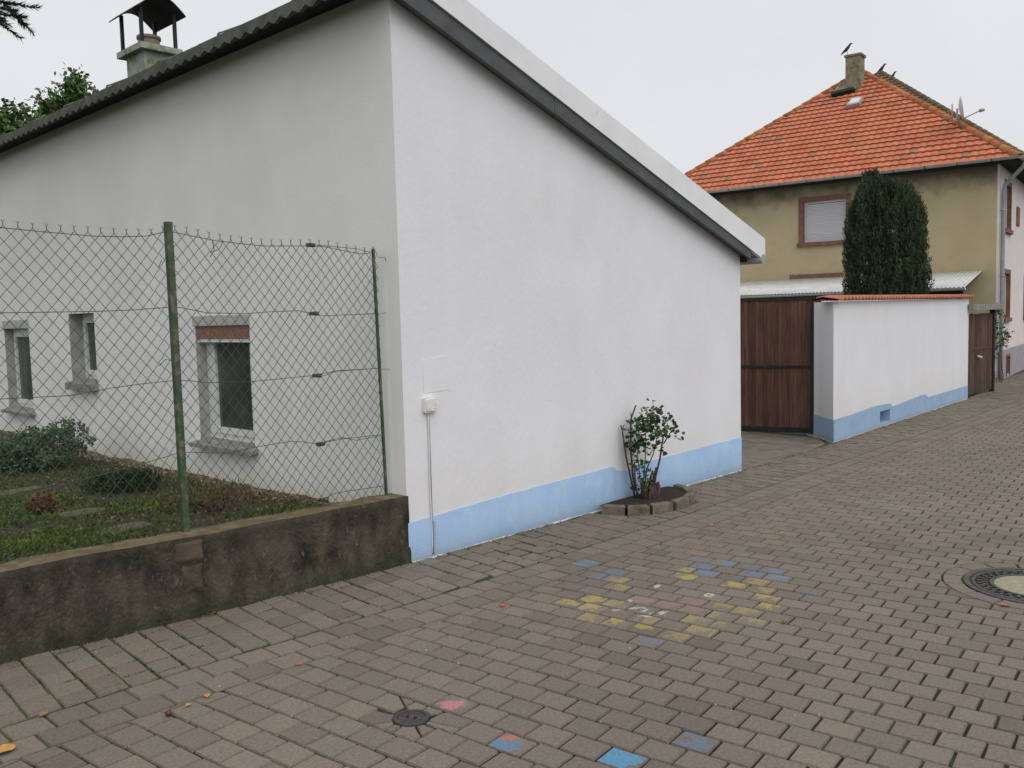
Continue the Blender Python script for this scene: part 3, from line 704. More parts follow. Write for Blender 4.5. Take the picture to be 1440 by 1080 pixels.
# ================================================================== GARDEN
def soilz(x, y):
    t = max(0, min(1, (-x)/1.6)); base = .29+.10*t+.012*max(0, y-4)
    return base+.02*noise.noise(V((x*1.4, y*1.4, 0)))+.008*noise.noise(V((x*6, y*6, 2)))
mb = MB(); idx = {}
nxg, nyg = 110, 130
for i in range(nxg+1):
    for j in range(nyg+1):
        x = -9+9*i/nxg; yb = lerp_y(LWY, x)+TH-.005; y = yb+(14-yb)*(j/nyg)**1.5
        z = soilz(x, y); z = min(z, .425) if y-yb < .15 else z
        idx[i, j] = mb.vert((x+(.0 if i < nxg else -.004), y, z))
for i in range(nxg):
    for j in range(nyg): mb.face((idx[i, j], idx[i+1, j], idx[i+1, j+1], idx[i, j+1]), True)
struct(mb.build('garden_soil', M['soil']))
# leaf scatterers
def leaf(mb_, tt_, p, s, tint, up=None, fold=0, asp=.5):
    d = V((random.gauss(0, 1), random.gauss(0, 1), random.gauss(0, 1)))
    if up is not None: d = d*.5+up
    d.normalize(); n = d.orthogonal().normalized(); a = nrand(0, 6.28); n = (n*math.cos(a)+d.cross(n)*math.sin(a)); t = n*s*asp
    mb_.poly([p, p+d*s*.45+t, p+d*s, p+d*s*.45-t]); tt_.append(tint)
def tn(lo=.55, hi=1.4, warm=0):
    k = nrand(lo, hi); return (k*(1+nrand(0, warm)), k, k*nrand(.75, 1), 1)
def TA(tt_): return {'tint': ('FLOAT_COLOR', 'FACE', tt_)}
def clumpy(name, label, cat, blobs, n, s, mt, seed, grp=None, up=V((0, 0, .6)), warm=0, stems=None, asp=.5, shell=.55):
    """shrub: leaves spread through overlapping blobs (centre, radii)"""
    random.seed(seed); t = thing(name, label, cat, grp)
    st = MB(); c0 = V(blobs[0][0]); b0 = stems or V((c0.x, c0.y, soilz(c0.x, c0.y)-.01))
    for c, r in blobs:
        for k in range(6):
            e = V(c)+V((random.gauss(0, .4)*r[0], random.gauss(0, .4)*r[1], random.gauss(0, .4)*r[2])); mid = (b0+e)/2+V((nrand(-.03, .03), nrand(-.03, .03), 0))
            st.tube([b0, mid, e], [.008, .005, .002], 4)
    st.build('stem', M['bark'], t)
    fo = MB(); tt_ = []
    W_ = sum(r[0]*r[1]*r[2] for c, r in blobs)
    for c, r in blobs:
        tuf = max(3, int(n*r[0]*r[1]*r[2]/W_/9))
        for k in range(tuf):
            d = V((random.gauss(0, 1), random.gauss(0, 1), random.gauss(0, 1))).normalized(); rr = nrand(shell, 1)*(1+.25*noise.noise(V((d.x*2+seed, d.y*2, d.z*2))))
            q = V(c)+V((d.x*r[0], d.y*r[1], d.z*r[2]))*rr; k_ = nrand(.6, 1.3)
            for _ in range(9):
                pp = q+V((random.gauss(0, 1), random.gauss(0, 1), random.gauss(0, 1)))*s*.8
                a = tn(.75, 1.25, warm); leaf(fo, tt_, pp, s*nrand(.7, 1.3), (a[0]*k_, a[1]*k_, a[2]*k_, 1), up+d*.8, asp=asp)
    fo.build('foliage', mt, t, TA(tt_)); base_at(t, b0); return t
def sp_(px, py, z): return gz(px, py, z)
p = gz(50, 655, .36)
clumpy('garden_shrub', 'bushy blue green shrub below the leftmost window', 'shrub', [((p.x, p.y, .52), (.45, .42, .17)), ((p.x-.30, p.y-.25, .48), (.42, .35, .15)), ((p.x+.28, p.y+.1, .56), (.26, .26, .16)), ((p.x-.5, p.y, .46), (.4, .3, .16))], 7000, .026, M['juni'], 3)
p = gz(165, 690, .36)
clumpy('low_shrub', 'dark low cushion shrub in the middle of the garden bed', 'shrub', [((p.x, p.y, .42), (.26, .22, .08)), ((p.x+.15, p.y-.05, .41), (.18, .14, .08))], 3500, .022, M['darkleaf'], 4, up=V((0, 0, 1)), asp=.2)
p = gz(310, 712, .36)
clumpy('withered_plant', 'reddish brown withered plant beside the tall fence post', 'plant', [((p.x, p.y, .42), (.22, .14, .08)), ((p.x-.22, p.y+.12, .42), (.16, .13, .08))], 1100, .03, M['dry'], 5, up=V((0, 0, 1.2)), warm=.3, asp=.12)
p = gz(60, 722, .38)
clumpy('reddish_rosette', 'small dark red rosette plant at the left of the garden bed', 'plant', [((p.x, p.y, .43), (.07, .06, .035))], 350, .035, M['dry'], 8, up=V((0, 0, .5)), warm=.5, asp=.25)
random.seed(11)
gc = MB(); tt = []
for k in range(42000):
    x = nrand(-3.6, -.02); y = lerp_y(LWY, x)+TH+.02+abs(random.gauss(0, 1.8))
    if y > 9: continue
    dn = noise.noise(V((x*1.5+3, y*1.5, 0)))+.5*noise.noise(V((x*4, y*4, 5)))
    if dn < -.2+.42*random.random(): continue
    if x > -.16 and y < 3: continue
    g = nrand(.5, 1.35); br = 1+max(0, dn)*.7
    q = V((x, y, soilz(x, y)-.004)); leaf(gc, tt, q, nrand(.010, .034), (g*br, g*br, g*.8, 1), V((0, 0, 1)), asp=.3)
for k in range(9000):
    x = nrand(-3.6, -.05); y = lerp_y(LWY, x)+TH+.02+abs(random.gauss(0, 1.6))
    if y > 9 or noise.noise(V((x*2+9, y*2, 4))) < -.1+.3*random.random(): continue
    g = nrand(.5, 1.3); blade(gc, tt, V((x, y, soilz(x, y)-.004)), nrand(.02, .06), .0016, .7, (g*nrand(.9, 1.5), g, g*.7, 1))
o = gc.build('ground_cover', M['weed'], None, TA(tt)); o['kind'] = 'stuff'; tag(o, 'patchy weeds and clover growing over the garden bed', 'ground cover')
gc = MB(); tt = []
for k in range(12000):
    x = nrand(-3.6, -.03); y = lerp_y(LWY, x)+TH+.02+abs(random.gauss(0, 2.2))
    if y > 9: continue
    if random.random() < .35: x = -abs(random.gauss(.02, .16))-.02; 
    q = V((x, y, soilz(x, y)+.006)); leaf(gc, tt, q, nrand(.008, .028), tn(.5, 1.4, .15), V((nrand(-2, 2), nrand(-2, 2), .1)), asp=.4)
o = gc.build('leaf_litter', M['litter'], None, TA(tt)); o['kind'] = 'stuff'; tag(o, 'brown dead leaves and twigs littering the garden bed', 'leaf litter')
gv = MB(); tt = []
for k in range(2600):
    y = nrand(.25, 8.5); x = -.02-abs(random.gauss(0, .10)); s_ = nrand(.006, .017); z = soilz(x, y)+.003
    gv.hexa([(x-s_, y-s_, z-s_), (x+s_, y-s_*.8, z-s_), (x+s_*.9, y+s_, z-s_), (x-s_, y+s_*.8, z-s_)], [(x-s_*.6, y-s_*.5, z+s_*.7), (x+s_*.5, y-s_*.5, z+s_*.6), (x+s_*.5, y+s_*.6, z+s_*.7), (x-s_*.6, y+s_*.5, z+s_*.5)])
    a = tn(.35, 1.3); tt += [a]*6
o = gv.build('gravel_strip', M['gravel'], None, TA(tt)); o['kind'] = 'stuff'; tag(o, 'gravel and rubble strip along the foot of the white house', 'gravel')
for (px, py, sx_, sy_, rt, lb) in ((172, 741, .17, .11, .1, 'worn stepping slab nearest to the tall fence post'), (115, 718, .15, .10, -.1, 'mossy stepping slab in the middle of the bed, behind the nearest one'), (20, 690, .22, .10, .2, 'dark stepping slab at the left edge below the blue green shrub')):
    p = gz(px, py, .405); s_ = MB(); z = soilz(p.x, p.y)
    ring = []
    for k in range(10):
        a = 2*math.pi*k/10; r = 1/max(abs(math.cos(a)), abs(math.sin(a)))**.7; ring.append((math.cos(a)*sx_*r*nrand(.9, 1.05), math.sin(a)*sy_*r*nrand(.9, 1.05)))
    s_.hexa([(x, y, -.02) for x, y in ring], [(x*.96, y*.96, .016) for x, y in ring]); o = s_.build('stepping_slab', M['stone_old']); o.location = (p.x, p.y, z); o.rotation_euler.z = rt; tag(o, lb, 'paving slab', 'stepping slabs in the garden bed')

# ================================================================== PLANTER + ROSE
pl = thing('planter_bed', 'half round plant bed edged with upright paving stones against the blue painted base', 'planter')
mb = MB(); rg = []
for k in range(25):
    a = rad(-180+180*k/24); rg.append((PL.x+.515*math.cos(a), PL.y+.42*math.sin(a)))
mb.v = [(PL.x, PL.y+.0, .055)]+[(x, y, .052+.006*noise.noise(V((x*9, y*9, 0)))) for x, y in rg]+[(PL.x+(x-PL.x)*.6, PL.y+(y-PL.y)*.6, .062+.008*noise.noise(V((x*19, y*9, 0)))) for x, y in rg]
for k in range(24): mb.face((1+k, 2+k, 27+k, 26+k), True); mb.face((26+k, 27+k, 0), True)
mb.build('soil', M['dirt'], pl)
arc = [(-172, -150), (-147, -127), (-124, -103), (-100, -80), (-77, -56), (-52, -33), (-30, -9)]
for a0, a1 in arc:
    s_ = MB(); a0, a1 = rad(a0), rad(a1); h = .074+nrand(-.006, .006); ro = nrand(-.006, .006)
    def pp(a, r): return V((PL.x+(.505+r)*math.cos(a), PL.y+(.41+r)*math.sin(a), 0))
    b4 = [pp(a0, .065+ro), pp(a1, .065+ro), pp(a1, ro), pp(a0, ro)]; cc = sum(b4, V())/4
    s_.hexa([q+V((0, 0, -.02)) for q in b4], [q+V((0, 0, h-.008)) for q in b4]); s_.hexa([q+V((0, 0, h-.008)) for q in b4], [cc+(q-cc)*.9+V((0, 0, h)) for q in b4])
    s_.build('edging_stone', M['edge'], pl)
base_at(pl, V((PL.x, PL.y, 0)))
random.seed(21)
rb = thing('rose_bush', 'sparse rose bush with bare cut canes and green leaves in the half round bed', 'rose bush')
RB = V((2.43, -.30, .05)); fn = V((f_.x, f_.y, 0)).normalized()
def rp_(px, py, off=0): return on(px, py, RB+fn*off, fn)
canes = [([(893, 700), (886, 668), (880, 640), (875, 605), (873, 598)], .009, 0), ([(875, 604), (878, 597)], .005, 0), ([(898, 702), (890, 670), (887, 630), (887, 590), (894, 570)], .010, .03), ([(888, 592), (887, 580)], .006, .03),
 ([(902, 700), (906, 665), (908, 630), (908, 608)], .006, -.03), ([(905, 700), (909, 660), (918, 640), (923, 622), (926, 600)], .006, .04), ([(916, 705), (922, 670), (928, 645), (932, 618), (933, 610)], .010, -.02), ([(933, 624), (940, 613), (944, 606)], .006, -.02),
 ([(910, 700), (915, 672), (918, 662)], .014, .02), ([(896, 700), (893, 672), (892, 650)], .007, -.05), ([(915, 702), (920, 668), (923, 657)], .013, .02), ([(903, 700), (898, 655), (896, 635)], .005, .05), ([(926, 600), (920, 580), (918, 565)], .003, .04), ([(908, 610), (912, 590), (920, 572), (928, 575)], .003, -.03)]
st = MB()
for pts, r, off in canes:
    P = [rp_(x, y, off*1.3) for x, y in pts]; st.tube(P, [r*(1-.35*i/(len(P)-1)) for i in range(len(P))], 7)
    for k in range(5):
        i = random.randrange(len(P)-1); q = P[i].lerp(P[i+1], random.random()); st.tube([q, q+V((nrand(-.015, .015), nrand(-.01, .01), .006))], [.002, .0006], 3)
for k in range(30):
    a = nrand(0, 6.28); q = RB+V((math.cos(a)*.08, math.sin(a)*.06, 0)); st.tube([q-V((0, 0, .02)), q+V((nrand(-.01, .01), nrand(-.01, .01), nrand(.05, .17)))], [.018, .010], 6)
st.build('cane', M['rosewood'], rb)
fo = MB(); tt = []
def rleaf(p, s, tint, n=None):
    """rounded toothless leaflet, folded a little along the midrib"""
    d = V((random.gauss(0, 1), random.gauss(0, 1), random.gauss(-.1, .6))).normalized(); n = d.orthogonal().normalized(); a = nrand(0, 6.28); t = n*math.cos(a)+d.cross(n)*math.sin(a); nn = d.cross(t)
    prof = [(0, 0), (.2, .3), (.5, .42), (.8, .28), (1, 0)]
    for sg in (-1, 1):
        mid = [p+d*s*u for u, v in prof]; ed = [p+d*s*u+t*s*v*sg+nn*s*v*.35 for u, v in prof]
        fo.poly(ed[:]+mid[1:4][::-1] if sg > 0 else (ed[:]+mid[1:4][::-1])[::-1]); tt.append(tint)
cl = [((913, 590), 18, 46), ((925, 600), 16, 40), ((905, 600), 14, 34), ((893, 602), 12, 20), ((895, 618), 12, 30), ((890, 628), 9, 34), ((900, 626), 9, 24), ((926, 612), 12, 26), ((918, 582), 12, 26), ((913, 608), 12, 20), ((905, 590), 10, 16), ((947, 601), 9, 14), ((952, 610), 7, 8), ((930, 576), 5, 4), ((915, 563), 5, 4), ((938, 590), 6, 6), ((921, 629), 7, 8), ((911, 632), 8, 9), ((893, 648), 9, 10), ((902, 655), 11, 34), ((905, 668), 13, 34), ((910, 685), 13, 30), ((900, 680), 13, 26), ((930, 634), 6, 7), ((940, 583), 5, 5)]
for (x, y), r, n in cl:
    for k in range(int(n*.95)):
        a, q = nrand(0, 6.28), math.sqrt(random.random()); p = rp_(x+math.cos(a)*q*r, y+math.sin(a)*q*r, nrand(-.12, .1)); kk = 1.35 if y > 650 else 1
        g = nrand(.6, 1.4)*(.6 if x < 900 and 615 < y < 640 else 1); rleaf(p, nrand(.030, .052)/kk, (g, g, g*.9, 1))
fo.build('foliage', M['rose'], rb, TA(tt)); base_at(rb, RB)

# ================================================================== GARDEN WALL WITH TILED COPING
gw = thing('courtyard_wall', 'white courtyard wall with orange tile coping and blue painted base', 'wall')
wA, wB = gz(1152, 615), gz(1171.7, 622.5); wC = gz(1360.5, 560.5)
foot = [V((7.10, .42, 0)), wA, wB, wC, V((wC.x, wC.y+.3, 0)), V((wB.x+.5, wB.y+.36, 0))]
foot = [V((p.x, p.y, 0)) for p in foot]
cdir = (wC-wB); CL = V((cdir.x, cdir.y, 0)).length; cdir = V((cdir.x, cdir.y, 0))/CL; cn = V((cdir.y, -cdir.x, 0))
def ac(x, y, off=0): return on(x, y, wB+cn*off, cn)
def cpn(s, o, z): q = wB+cdir*s+cn*o; return V((q.x, q.y, z))
zt_a, zt_b = ac(1175, 424).z, ac(1359, 420).z
mb = MB()
def ztw(s): return zt_a+(zt_b-zt_a)*s/CL
vo = [ac(1237, 577), ac(1251, 572)]; vs0, vs1 = (ac(1237, 590)-wB).dot(cdir), (ac(1251, 588)-wB).dot(cdir); vz0, vz1 = ac(1237, 596).z, ac(1237, 579).z
for (s0, s1, z0, z1) in ((0, vs0, -.05, None), (vs0, vs1, -.05, vz0), (vs0, vs1, vz1, None), (vs1, CL, -.05, None)):
    mb.poly([cpn(s0, 0, z0), cpn(s1, 0, z0), cpn(s1, 0, z1 if z1 else ztw(s1)), cpn(s0, 0, z1 if z1 else ztw(s0))])
zA = ztw(0)
def vq(a, b, z0, z1): mb.poly([(a.x, a.y, z0), (b.x, b.y, z0), (b.x, b.y, z1), (a.x, a.y, z1)])
vq(foot[1], foot[2], -.05, zA); vq(foot[0], foot[1], -.05, zA); vq(foot[3], foot[4], -.05, ztw(CL)); vq(foot[4], foot[5], -.05, ztw(CL)); vq(foot[5], foot[0], -.05, zA)
mb.poly([(p.x, p.y, zA if i in (0, 1, 2, 5) else ztw(CL)) for i, p in enumerate(foot)])
mb.build('wall', M['plaster'], gw)
mb = MB()
mb.poly([cpn(vs0, 0, vz0), cpn(vs1, 0, vz0), cpn(vs1, -.2, vz0), cpn(vs0, -.2, vz0)]); mb.poly([cpn(vs0, 0, vz1), cpn(vs0, -.2, vz1), cpn(vs1, -.2, vz1), cpn(vs1, 0, vz1)])
mb.poly([cpn(vs0, 0, vz0), cpn(vs0, -.2, vz0), cpn(vs0, -.2, vz1), cpn(vs0, 0, vz1)]); mb.poly([cpn(vs1, 0, vz0), cpn(vs1, 0, vz1), cpn(vs1, -.2, vz1), cpn(vs1, -.2, vz0)]); mb.poly([cpn(vs0, -.2, vz0), cpn(vs1, -.2, vz0), cpn(vs1, -.2, vz1), cpn(vs0, -.2, vz1)])
mb.build('vent_opening', M['blue'], gw)
bt = [(1171.7, 591), (1199, 582.5), (1232, 570.7), (1253, 567), (1255, 572), (1296, 555.5), (1303, 554.6), (1304, 559), (1336, 549.4), (1360.5, 542)]
tb = [((ac(*p, .004)-wB).dot(cdir), ac(*p, .004).z) for p in bt]; tb[0] = (0, tb[0][1]); tb[-1] = (CL, tb[-1][1])
mb = MB(); cuts = sorted(set([0, CL, vs0, vs1]+[CL*i/80 for i in range(81)]))
for s0, s1 in zip(cuts, cuts[1:]):
    z0a, z0b = lerp_y(tb, s0), lerp_y(tb, s1)
    if s0 >= vs0-1e-6 and s1 <= vs1+1e-6:
        mb.poly([cpn(s0, .004, .01), cpn(s1, .004, .01), cpn(s1, .004, vz0), cpn(s0, .004, vz0)]); mb.poly([cpn(s0, .004, vz1), cpn(s1, .004, vz1), cpn(s1, .004, max(z0b, vz1+.03)), cpn(s0, .004, max(z0a, vz1+.03))])
    else: mb.poly([cpn(s0, .004, .01), cpn(s1, .004, .01), cpn(s1, .004, z0b), cpn(s0, .004, z0a)])
n_ = V((-.684, .729, 0))*.004
a, b = foot[1]+n_, foot[2]+n_; hh = lerp_y(tb, 0); mb.poly([(a.x, a.y, .01), (b.x, b.y, .01), (b.x, b.y, hh), (a.x, a.y, hh)])
a, b = foot[0]+V((-.004, 0, 0)), foot[1]+V((-.004, 0, 0)); mb.poly([(a.x, a.y, .01), (b.x, b.y, .01), (b.x, b.y, hh), (a.x, a.y, hh)])
mb.build('painted_base', M['blue'], gw)
# coping: barrel tiles running across, wavy front edge
mb = MB(); prev = None; n = 900; pit = .118
for i in range(n+1):
    s_ = -.04+(CL+.10)*i/n; wv = .0 if s_ < .12 else abs(math.sin(math.pi*s_/pit))*.030
    zb = ztw(s_)+.002
    pr = [cpn(s_, .075, zb+.004+wv), cpn(s_, .075, zb+.026+wv), cpn(s_, -.12, zb+.058+wv*.7), cpn(s_, -.27, zb+.03+wv), cpn(s_, -.27, zb+.004+wv), cpn(s_, -.12, zb+.03)]
    v_ = [mb.vert(p) for p in pr]
    if prev:
        for k in range(6): mb.face((prev[k], v_[k], v_[(k+1) % 6], prev[(k+1) % 6]), False)
    prev = v_
mb.build('coping_tiles', M['coping'], gw)
base_at(gw, foot[2])

# ================================================================== WOODEN GATE LEAF (stands open)
gA, gB = gz(1145, 613), gz(1043, 609); gA.z = gB.z = 0
gd = (gB-gA).normalized(); gn = V((gd.y, -gd.x, 0)); gn = gn if gn.x < 0 else -gn; GL = 1.55; GH = 1.765
gate = thing('wooden_gate', 'brown vertical board gate leaf in a black frame standing in the driveway', 'gate')
def gp(s, o, z): q = gA+gd*s+gn*o; return V((q.x, q.y, z))
def gbox(mb_, s0, s1, o0, o1, z0, z1): mb_.hexa([gp(s0, o0, z0), gp(s1, o0, z0), gp(s1, o1, z0), gp(s0, o1, z0)], [gp(s0, o0, z1), gp(s1, o0, z1), gp(s1, o1, z1), gp(s0, o1, z1)])
mb = MB(); tt = []; s_ = .055; bw = .048
while s_ < GL-.06:
    k = nrand(.72, 1.25); tin = (k, k*nrand(.93, 1.0), k*.95, 1)
    for z0, z1 in ((.10, .865), (.895, GH-.035)): gbox(mb, s_+.002, s_+bw-.002, -.012, nrand(.003, .007), z0, z1); tt += [tin]*6
    s_ += bw
mb.build('boards', M['wood'], gate, TA(tt))
mb = MB(); gbox(mb, 0, .05, -.03, .018, .03, GH); gbox(mb, GL-.05, GL, -.03, .018, .03, GH); gbox(mb, .05, GL-.05, -.03, .016, GH-.035, GH-.002); gbox(mb, .05, GL-.05, -.03, .016, .862, .898); gbox(mb, .05, GL-.05, -.03, .016, .03, .10)
mb.build('frame', M['iron'], gate)
for z in (.38, 1.45):
    mb = MB(); mb.tube([gp(-.02, 0, z), gp(-.02, 0, z+.11)], .014, 8); mb.obox(gp(-.06, -.01, z+.04), gd*.06, gn*.02, V((0, 0, .03))); mb.build('hinge', M['iron'], gate)
base_at(gate, gA)

# ================================================================== THUJA
random.seed(31)
th = thing('thuja_tree', 'dense dark green two peaked conifer rising behind the white courtyard wall', 'conifer')
tv = ray(1246, 400); tv = tv/V((tv.x, tv.y, 0)).length; TC = CP+tv*17.3; TC.z = 0
tfn = V((TC.x-CP.x, TC.y-CP.y, 0)).normalized(); tsd = V((tfn.y, -tfn.x, 0))
def tpx(px, py): p = on(px, py, TC, tfn); return (p-TC).dot(tsd), p.z
tk = MB(); tk.tube([TC, TC+V((0, 0, 1.2)), TC+V((.02, 0, 2.4))], [.09, .07, .03], 8); tk.build('trunk', M['bark'], th)
fo = MB(); tt = []
LB = [(238, 1221), (245, 1215), (256, 1211), (270, 1207), (290, 1200), (310, 1194), (340, 1190), (372, 1189), (376, 1187), (400, 1188), (436, 1188)]
RBs = [(238, 1228), (246, 1235), (254, 1242), (257, 1262), (262, 1275), (272, 1282), (285, 1290), (305, 1297), (340, 1301), (380, 1301), (392, 1305), (410, 1303), (436, 1298)]
for k in range(6400):
    py = 239+197*random.random()**.85; t_ = lerp_y(LB, py), lerp_y(RBs, py)
    sl_, z = tpx(t_[0], py); sr_, _ = tpx(t_[1], py); cs, R_ = (sl_+sr_)/2, (sr_-sl_)/2*1.05
    a = nrand(0, 6.283); u = V((math.cos(a), math.sin(a)))
    fl = noise.noise(V((u.x*3.6, u.y*3.6, z*.9))); n2 = noise.noise(V((u.x*8, u.y*8, z*3)))
    rr = 1+.13*fl+.10*n2-.03
    rr *= nrand(.80, 1.0) if random.random() < .72 else nrand(.3, .85)
    q = TC+tsd*(cs+u.x*rr*R_)+tfn*(u.y*rr*R_*.9); q = V((q.x, q.y, z-.15*max(0, min(1, (300-py)/50))-.03)); outw = tsd*u.x+tfn*u.y
    kk = (.75+.7*(fl*.5+n2*.6))*nrand(.75, 1.2); hgt = nrand(.08, .20)
    ax = (V((0, 0, 1))+outw*nrand(.05, .35)+V((nrand(-.12, .12), nrand(-.12, .12), 0))).normalized(); warm = 1.9 if random.random() < .05 else 1
    for _ in range(17):
        t = random.random(); p = q+ax*hgt*t+V((random.gauss(0, 1), random.gauss(0, 1), 0))*.020*(1.15-t)
        dv = (ax+V((random.gauss(0, .28), random.gauss(0, .28), random.gauss(0, .1)))).normalized(); L_ = nrand(.03, .065)
        wv = dv.cross(V((nrand(-1, 1), nrand(-1, 1), nrand(-.3, .3)))).normalized()*L_*.14; g = kk*nrand(.75, 1.25)*(.8+.45*t)
        fo.poly([p, p+dv*L_*.5+wv, p+dv*L_, p+dv*L_*.5-wv]); tt.append((g*nrand(.9, 1.2)*warm, g, g*.95, 1))
fo.build('foliage', M['thuja'], th, TA(tt))
co_ = MB()   # dark inner wood: bare branches that stop light passing straight through
for k in range(260):
    z = nrand(.3, 2.6); a = nrand(0, 6.28); R = .42*min(1, (3.2-z)/1.2); d = tsd*math.cos(a)+tfn*math.sin(a)
    co_.tube([TC+V((0, 0, z-.2)), TC+d*R*.6+V((0, 0, z)), TC+d*R*.85+V((0, 0, z+.25))], [.02, .012, .004], 4)
co_.build('branch', M['bark'], th); base_at(th, TC)

# ================================================================== FAR HOUSE
fh = thing('hipped_house', 'olive rendered two storey house with orange tiled hip roof and white street side', 'house')
W_, ZE = 7.5, 4.52; o_ = .38; BD = 8.2
def rectw(mb_, f, u0, u1, z0, z1, holes):
    us = sorted(set([u0, u1]+[h[0] for h in holes]+[h[1] for h in holes])); zs = sorted(set([z0, z1]+[h[2] for h in holes]+[h[3] for h in holes]))
    for a, b in zip(us, us[1:]):
        for c_, d_ in zip(zs, zs[1:]):
            if any(h[0] <= (a+b)/2 <= h[1] and h[2] <= (c_+d_)/2 <= h[3] for h in holes): continue
            mb_.poly([f(a, c_), f(b, c_), f(b, d_), f(a, d_)])
H1 = [(3.07, 4.04, 3.17, 4.11), (3.25, 4.25, 1.35, 2.33)]
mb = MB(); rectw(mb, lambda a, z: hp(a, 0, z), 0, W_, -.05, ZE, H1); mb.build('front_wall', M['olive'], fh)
H2 = [(.78, 1.55, 3.24, 4.17), (.80, 1.60, 1.32, 2.28), (4.2, 5.0, 3.24, 4.17), (4.2, 5.0, 1.32, 2.28)]
mb = MB(); rectw(mb, lambda b, z: hp(0, b, z), 0, BD, .60, ZE, H2); mb.poly([hp(W_, 0, -.05), hp(W_, BD, -.05), hp(W_, BD, ZE), hp(W_, 0, ZE)]); mb.poly([hp(0, BD, -.05), hp(0, BD, ZE), hp(W_, BD, ZE), hp(W_, BD, -.05)]); mb.build('street_wall', M['pale'], fh)
H3 = [(1.3, 1.75, .08, .46)]
mb = MB(); rectw(mb, lambda b, z: hp(-.012, b, z), 0, BD, -.05, .62, H3); mb.poly([hp(-.012, 0, .62), hp(-.012, BD, .62), hp(0, BD, .64), hp(0, 0, .64)]); mb.build('plinth', M['plinth'], fh)
mb = MB(); mb.hexa([hp(-.004, -.004, .1), hp(.04, -.004, .1), hp(.04, .02, .1), hp(-.004, .02, .1)], [hp(-.004, -.004, ZE), hp(.04, -.004, ZE), hp(.04, .02, ZE), hp(-.004, .02, ZE)]); mb.build('corner_strip', M['pale'], fh)
def hwin(hole, front, kind):
    u0, u1, z0, z1 = hole
    P = (lambda u, o, z: hp(u, -o, z)) if front else (lambda u, o, z: hp(-o, u, z))
    def bx_(m_, a, b, o0, o1, c_, d_): m_.hexa([P(a, o0, c_), P(b, o0, c_), P(b, o1, c_), P(a, o1, c_)], [P(a, o0, d_), P(b, o0, d_), P(b, o1, d_), P(a, o1, d_)])
    m_ = MB(); t = .11 if front else .10
    for q in ((u0-t, u0, z0-.0, z1+t), (u1, u1+t, z0-.0, z1+t), (u0, u1, z1, z1+t)): bx_(m_, q[0], q[1], -.12, .022, q[2], q[3])
    bx_(m_, u0-t-.03, u1+t+.03, -.12, .06, z0-.09, z0-.001)
    wo = m_.build('window', M['sand'], fh)
    m_ = MB(); e = .05
    for q in ((u0, u0+e, z0, z1), (u1-e, u1, z0, z1), (u0+e, u1-e, z1-e, z1), (u0+e, u1-e, z0, z0+e)): bx_(m_, q[0], q[1], -.11, -.06, q[2], q[3])
    m_.build('frame', M['box'], wo)
    m_ = MB()
    if kind == 'shutter':
        n = 22
        for k in range(n):
            za, zb = z0+.01+(z1-z0-.07)*k/n, z0+.01+(z1-z0-.07)*(k+1)/n-.004; bx_(m_, u0+.012, u1-.012, -.058, -.04-.003*(k % 2), za, zb)
        m_.build('roller_shutter', M['curtain'], wo)
    else: bx_(m_, u0+e, u1-e, -.10, -.09, z0+e, z1-e); m_.build('pane', M['glass'], wo)
hwin(H1[0], True, 'shutter'); hwin(H1[1], True, 'g')
for h in H2: hwin(h, False, 'g')
m_ = MB(); u0, u1, z0, z1 = H3[0]
for q in ((u0-.05, u0, z0-.05, z1+.05), (u1, u1+.05, z0-.05, z1+.05), (u0, u1, z1, z1+.05)): m_.hexa([hp(-.03, q[0], q[2]), hp(-.03, q[1], q[2]), hp(.1, q[1], q[2]), hp(.1, q[0], q[2])], [hp(-.03, q[0], q[3]), hp(-.03, q[1], q[3]), hp(.1, q[1], q[3]), hp(.1, q[0], q[3])])
bw_ = m_.build('basement_window', M['sand'], fh); m_ = MB(); m_.poly([hp(.06, u0, z0), hp(.06, u1, z0), hp(.06, u1, z1), hp(.06, u0, z1)]); m_.build('pane', M['glass'], bw_)
m_ = MB(); m_.hexa([hp(0, 2.55, 3.42), hp(-.03, 2.55, 3.42), hp(-.03, 2.95, 3.42), hp(0, 2.95, 3.42)], [hp(0, 2.55, 3.85), hp(-.03, 2.55, 3.85), hp(-.03, 2.95, 3.85), hp(0, 2.95, 3.85)]); m_.build('wall_plaque', M['sand'], fh)
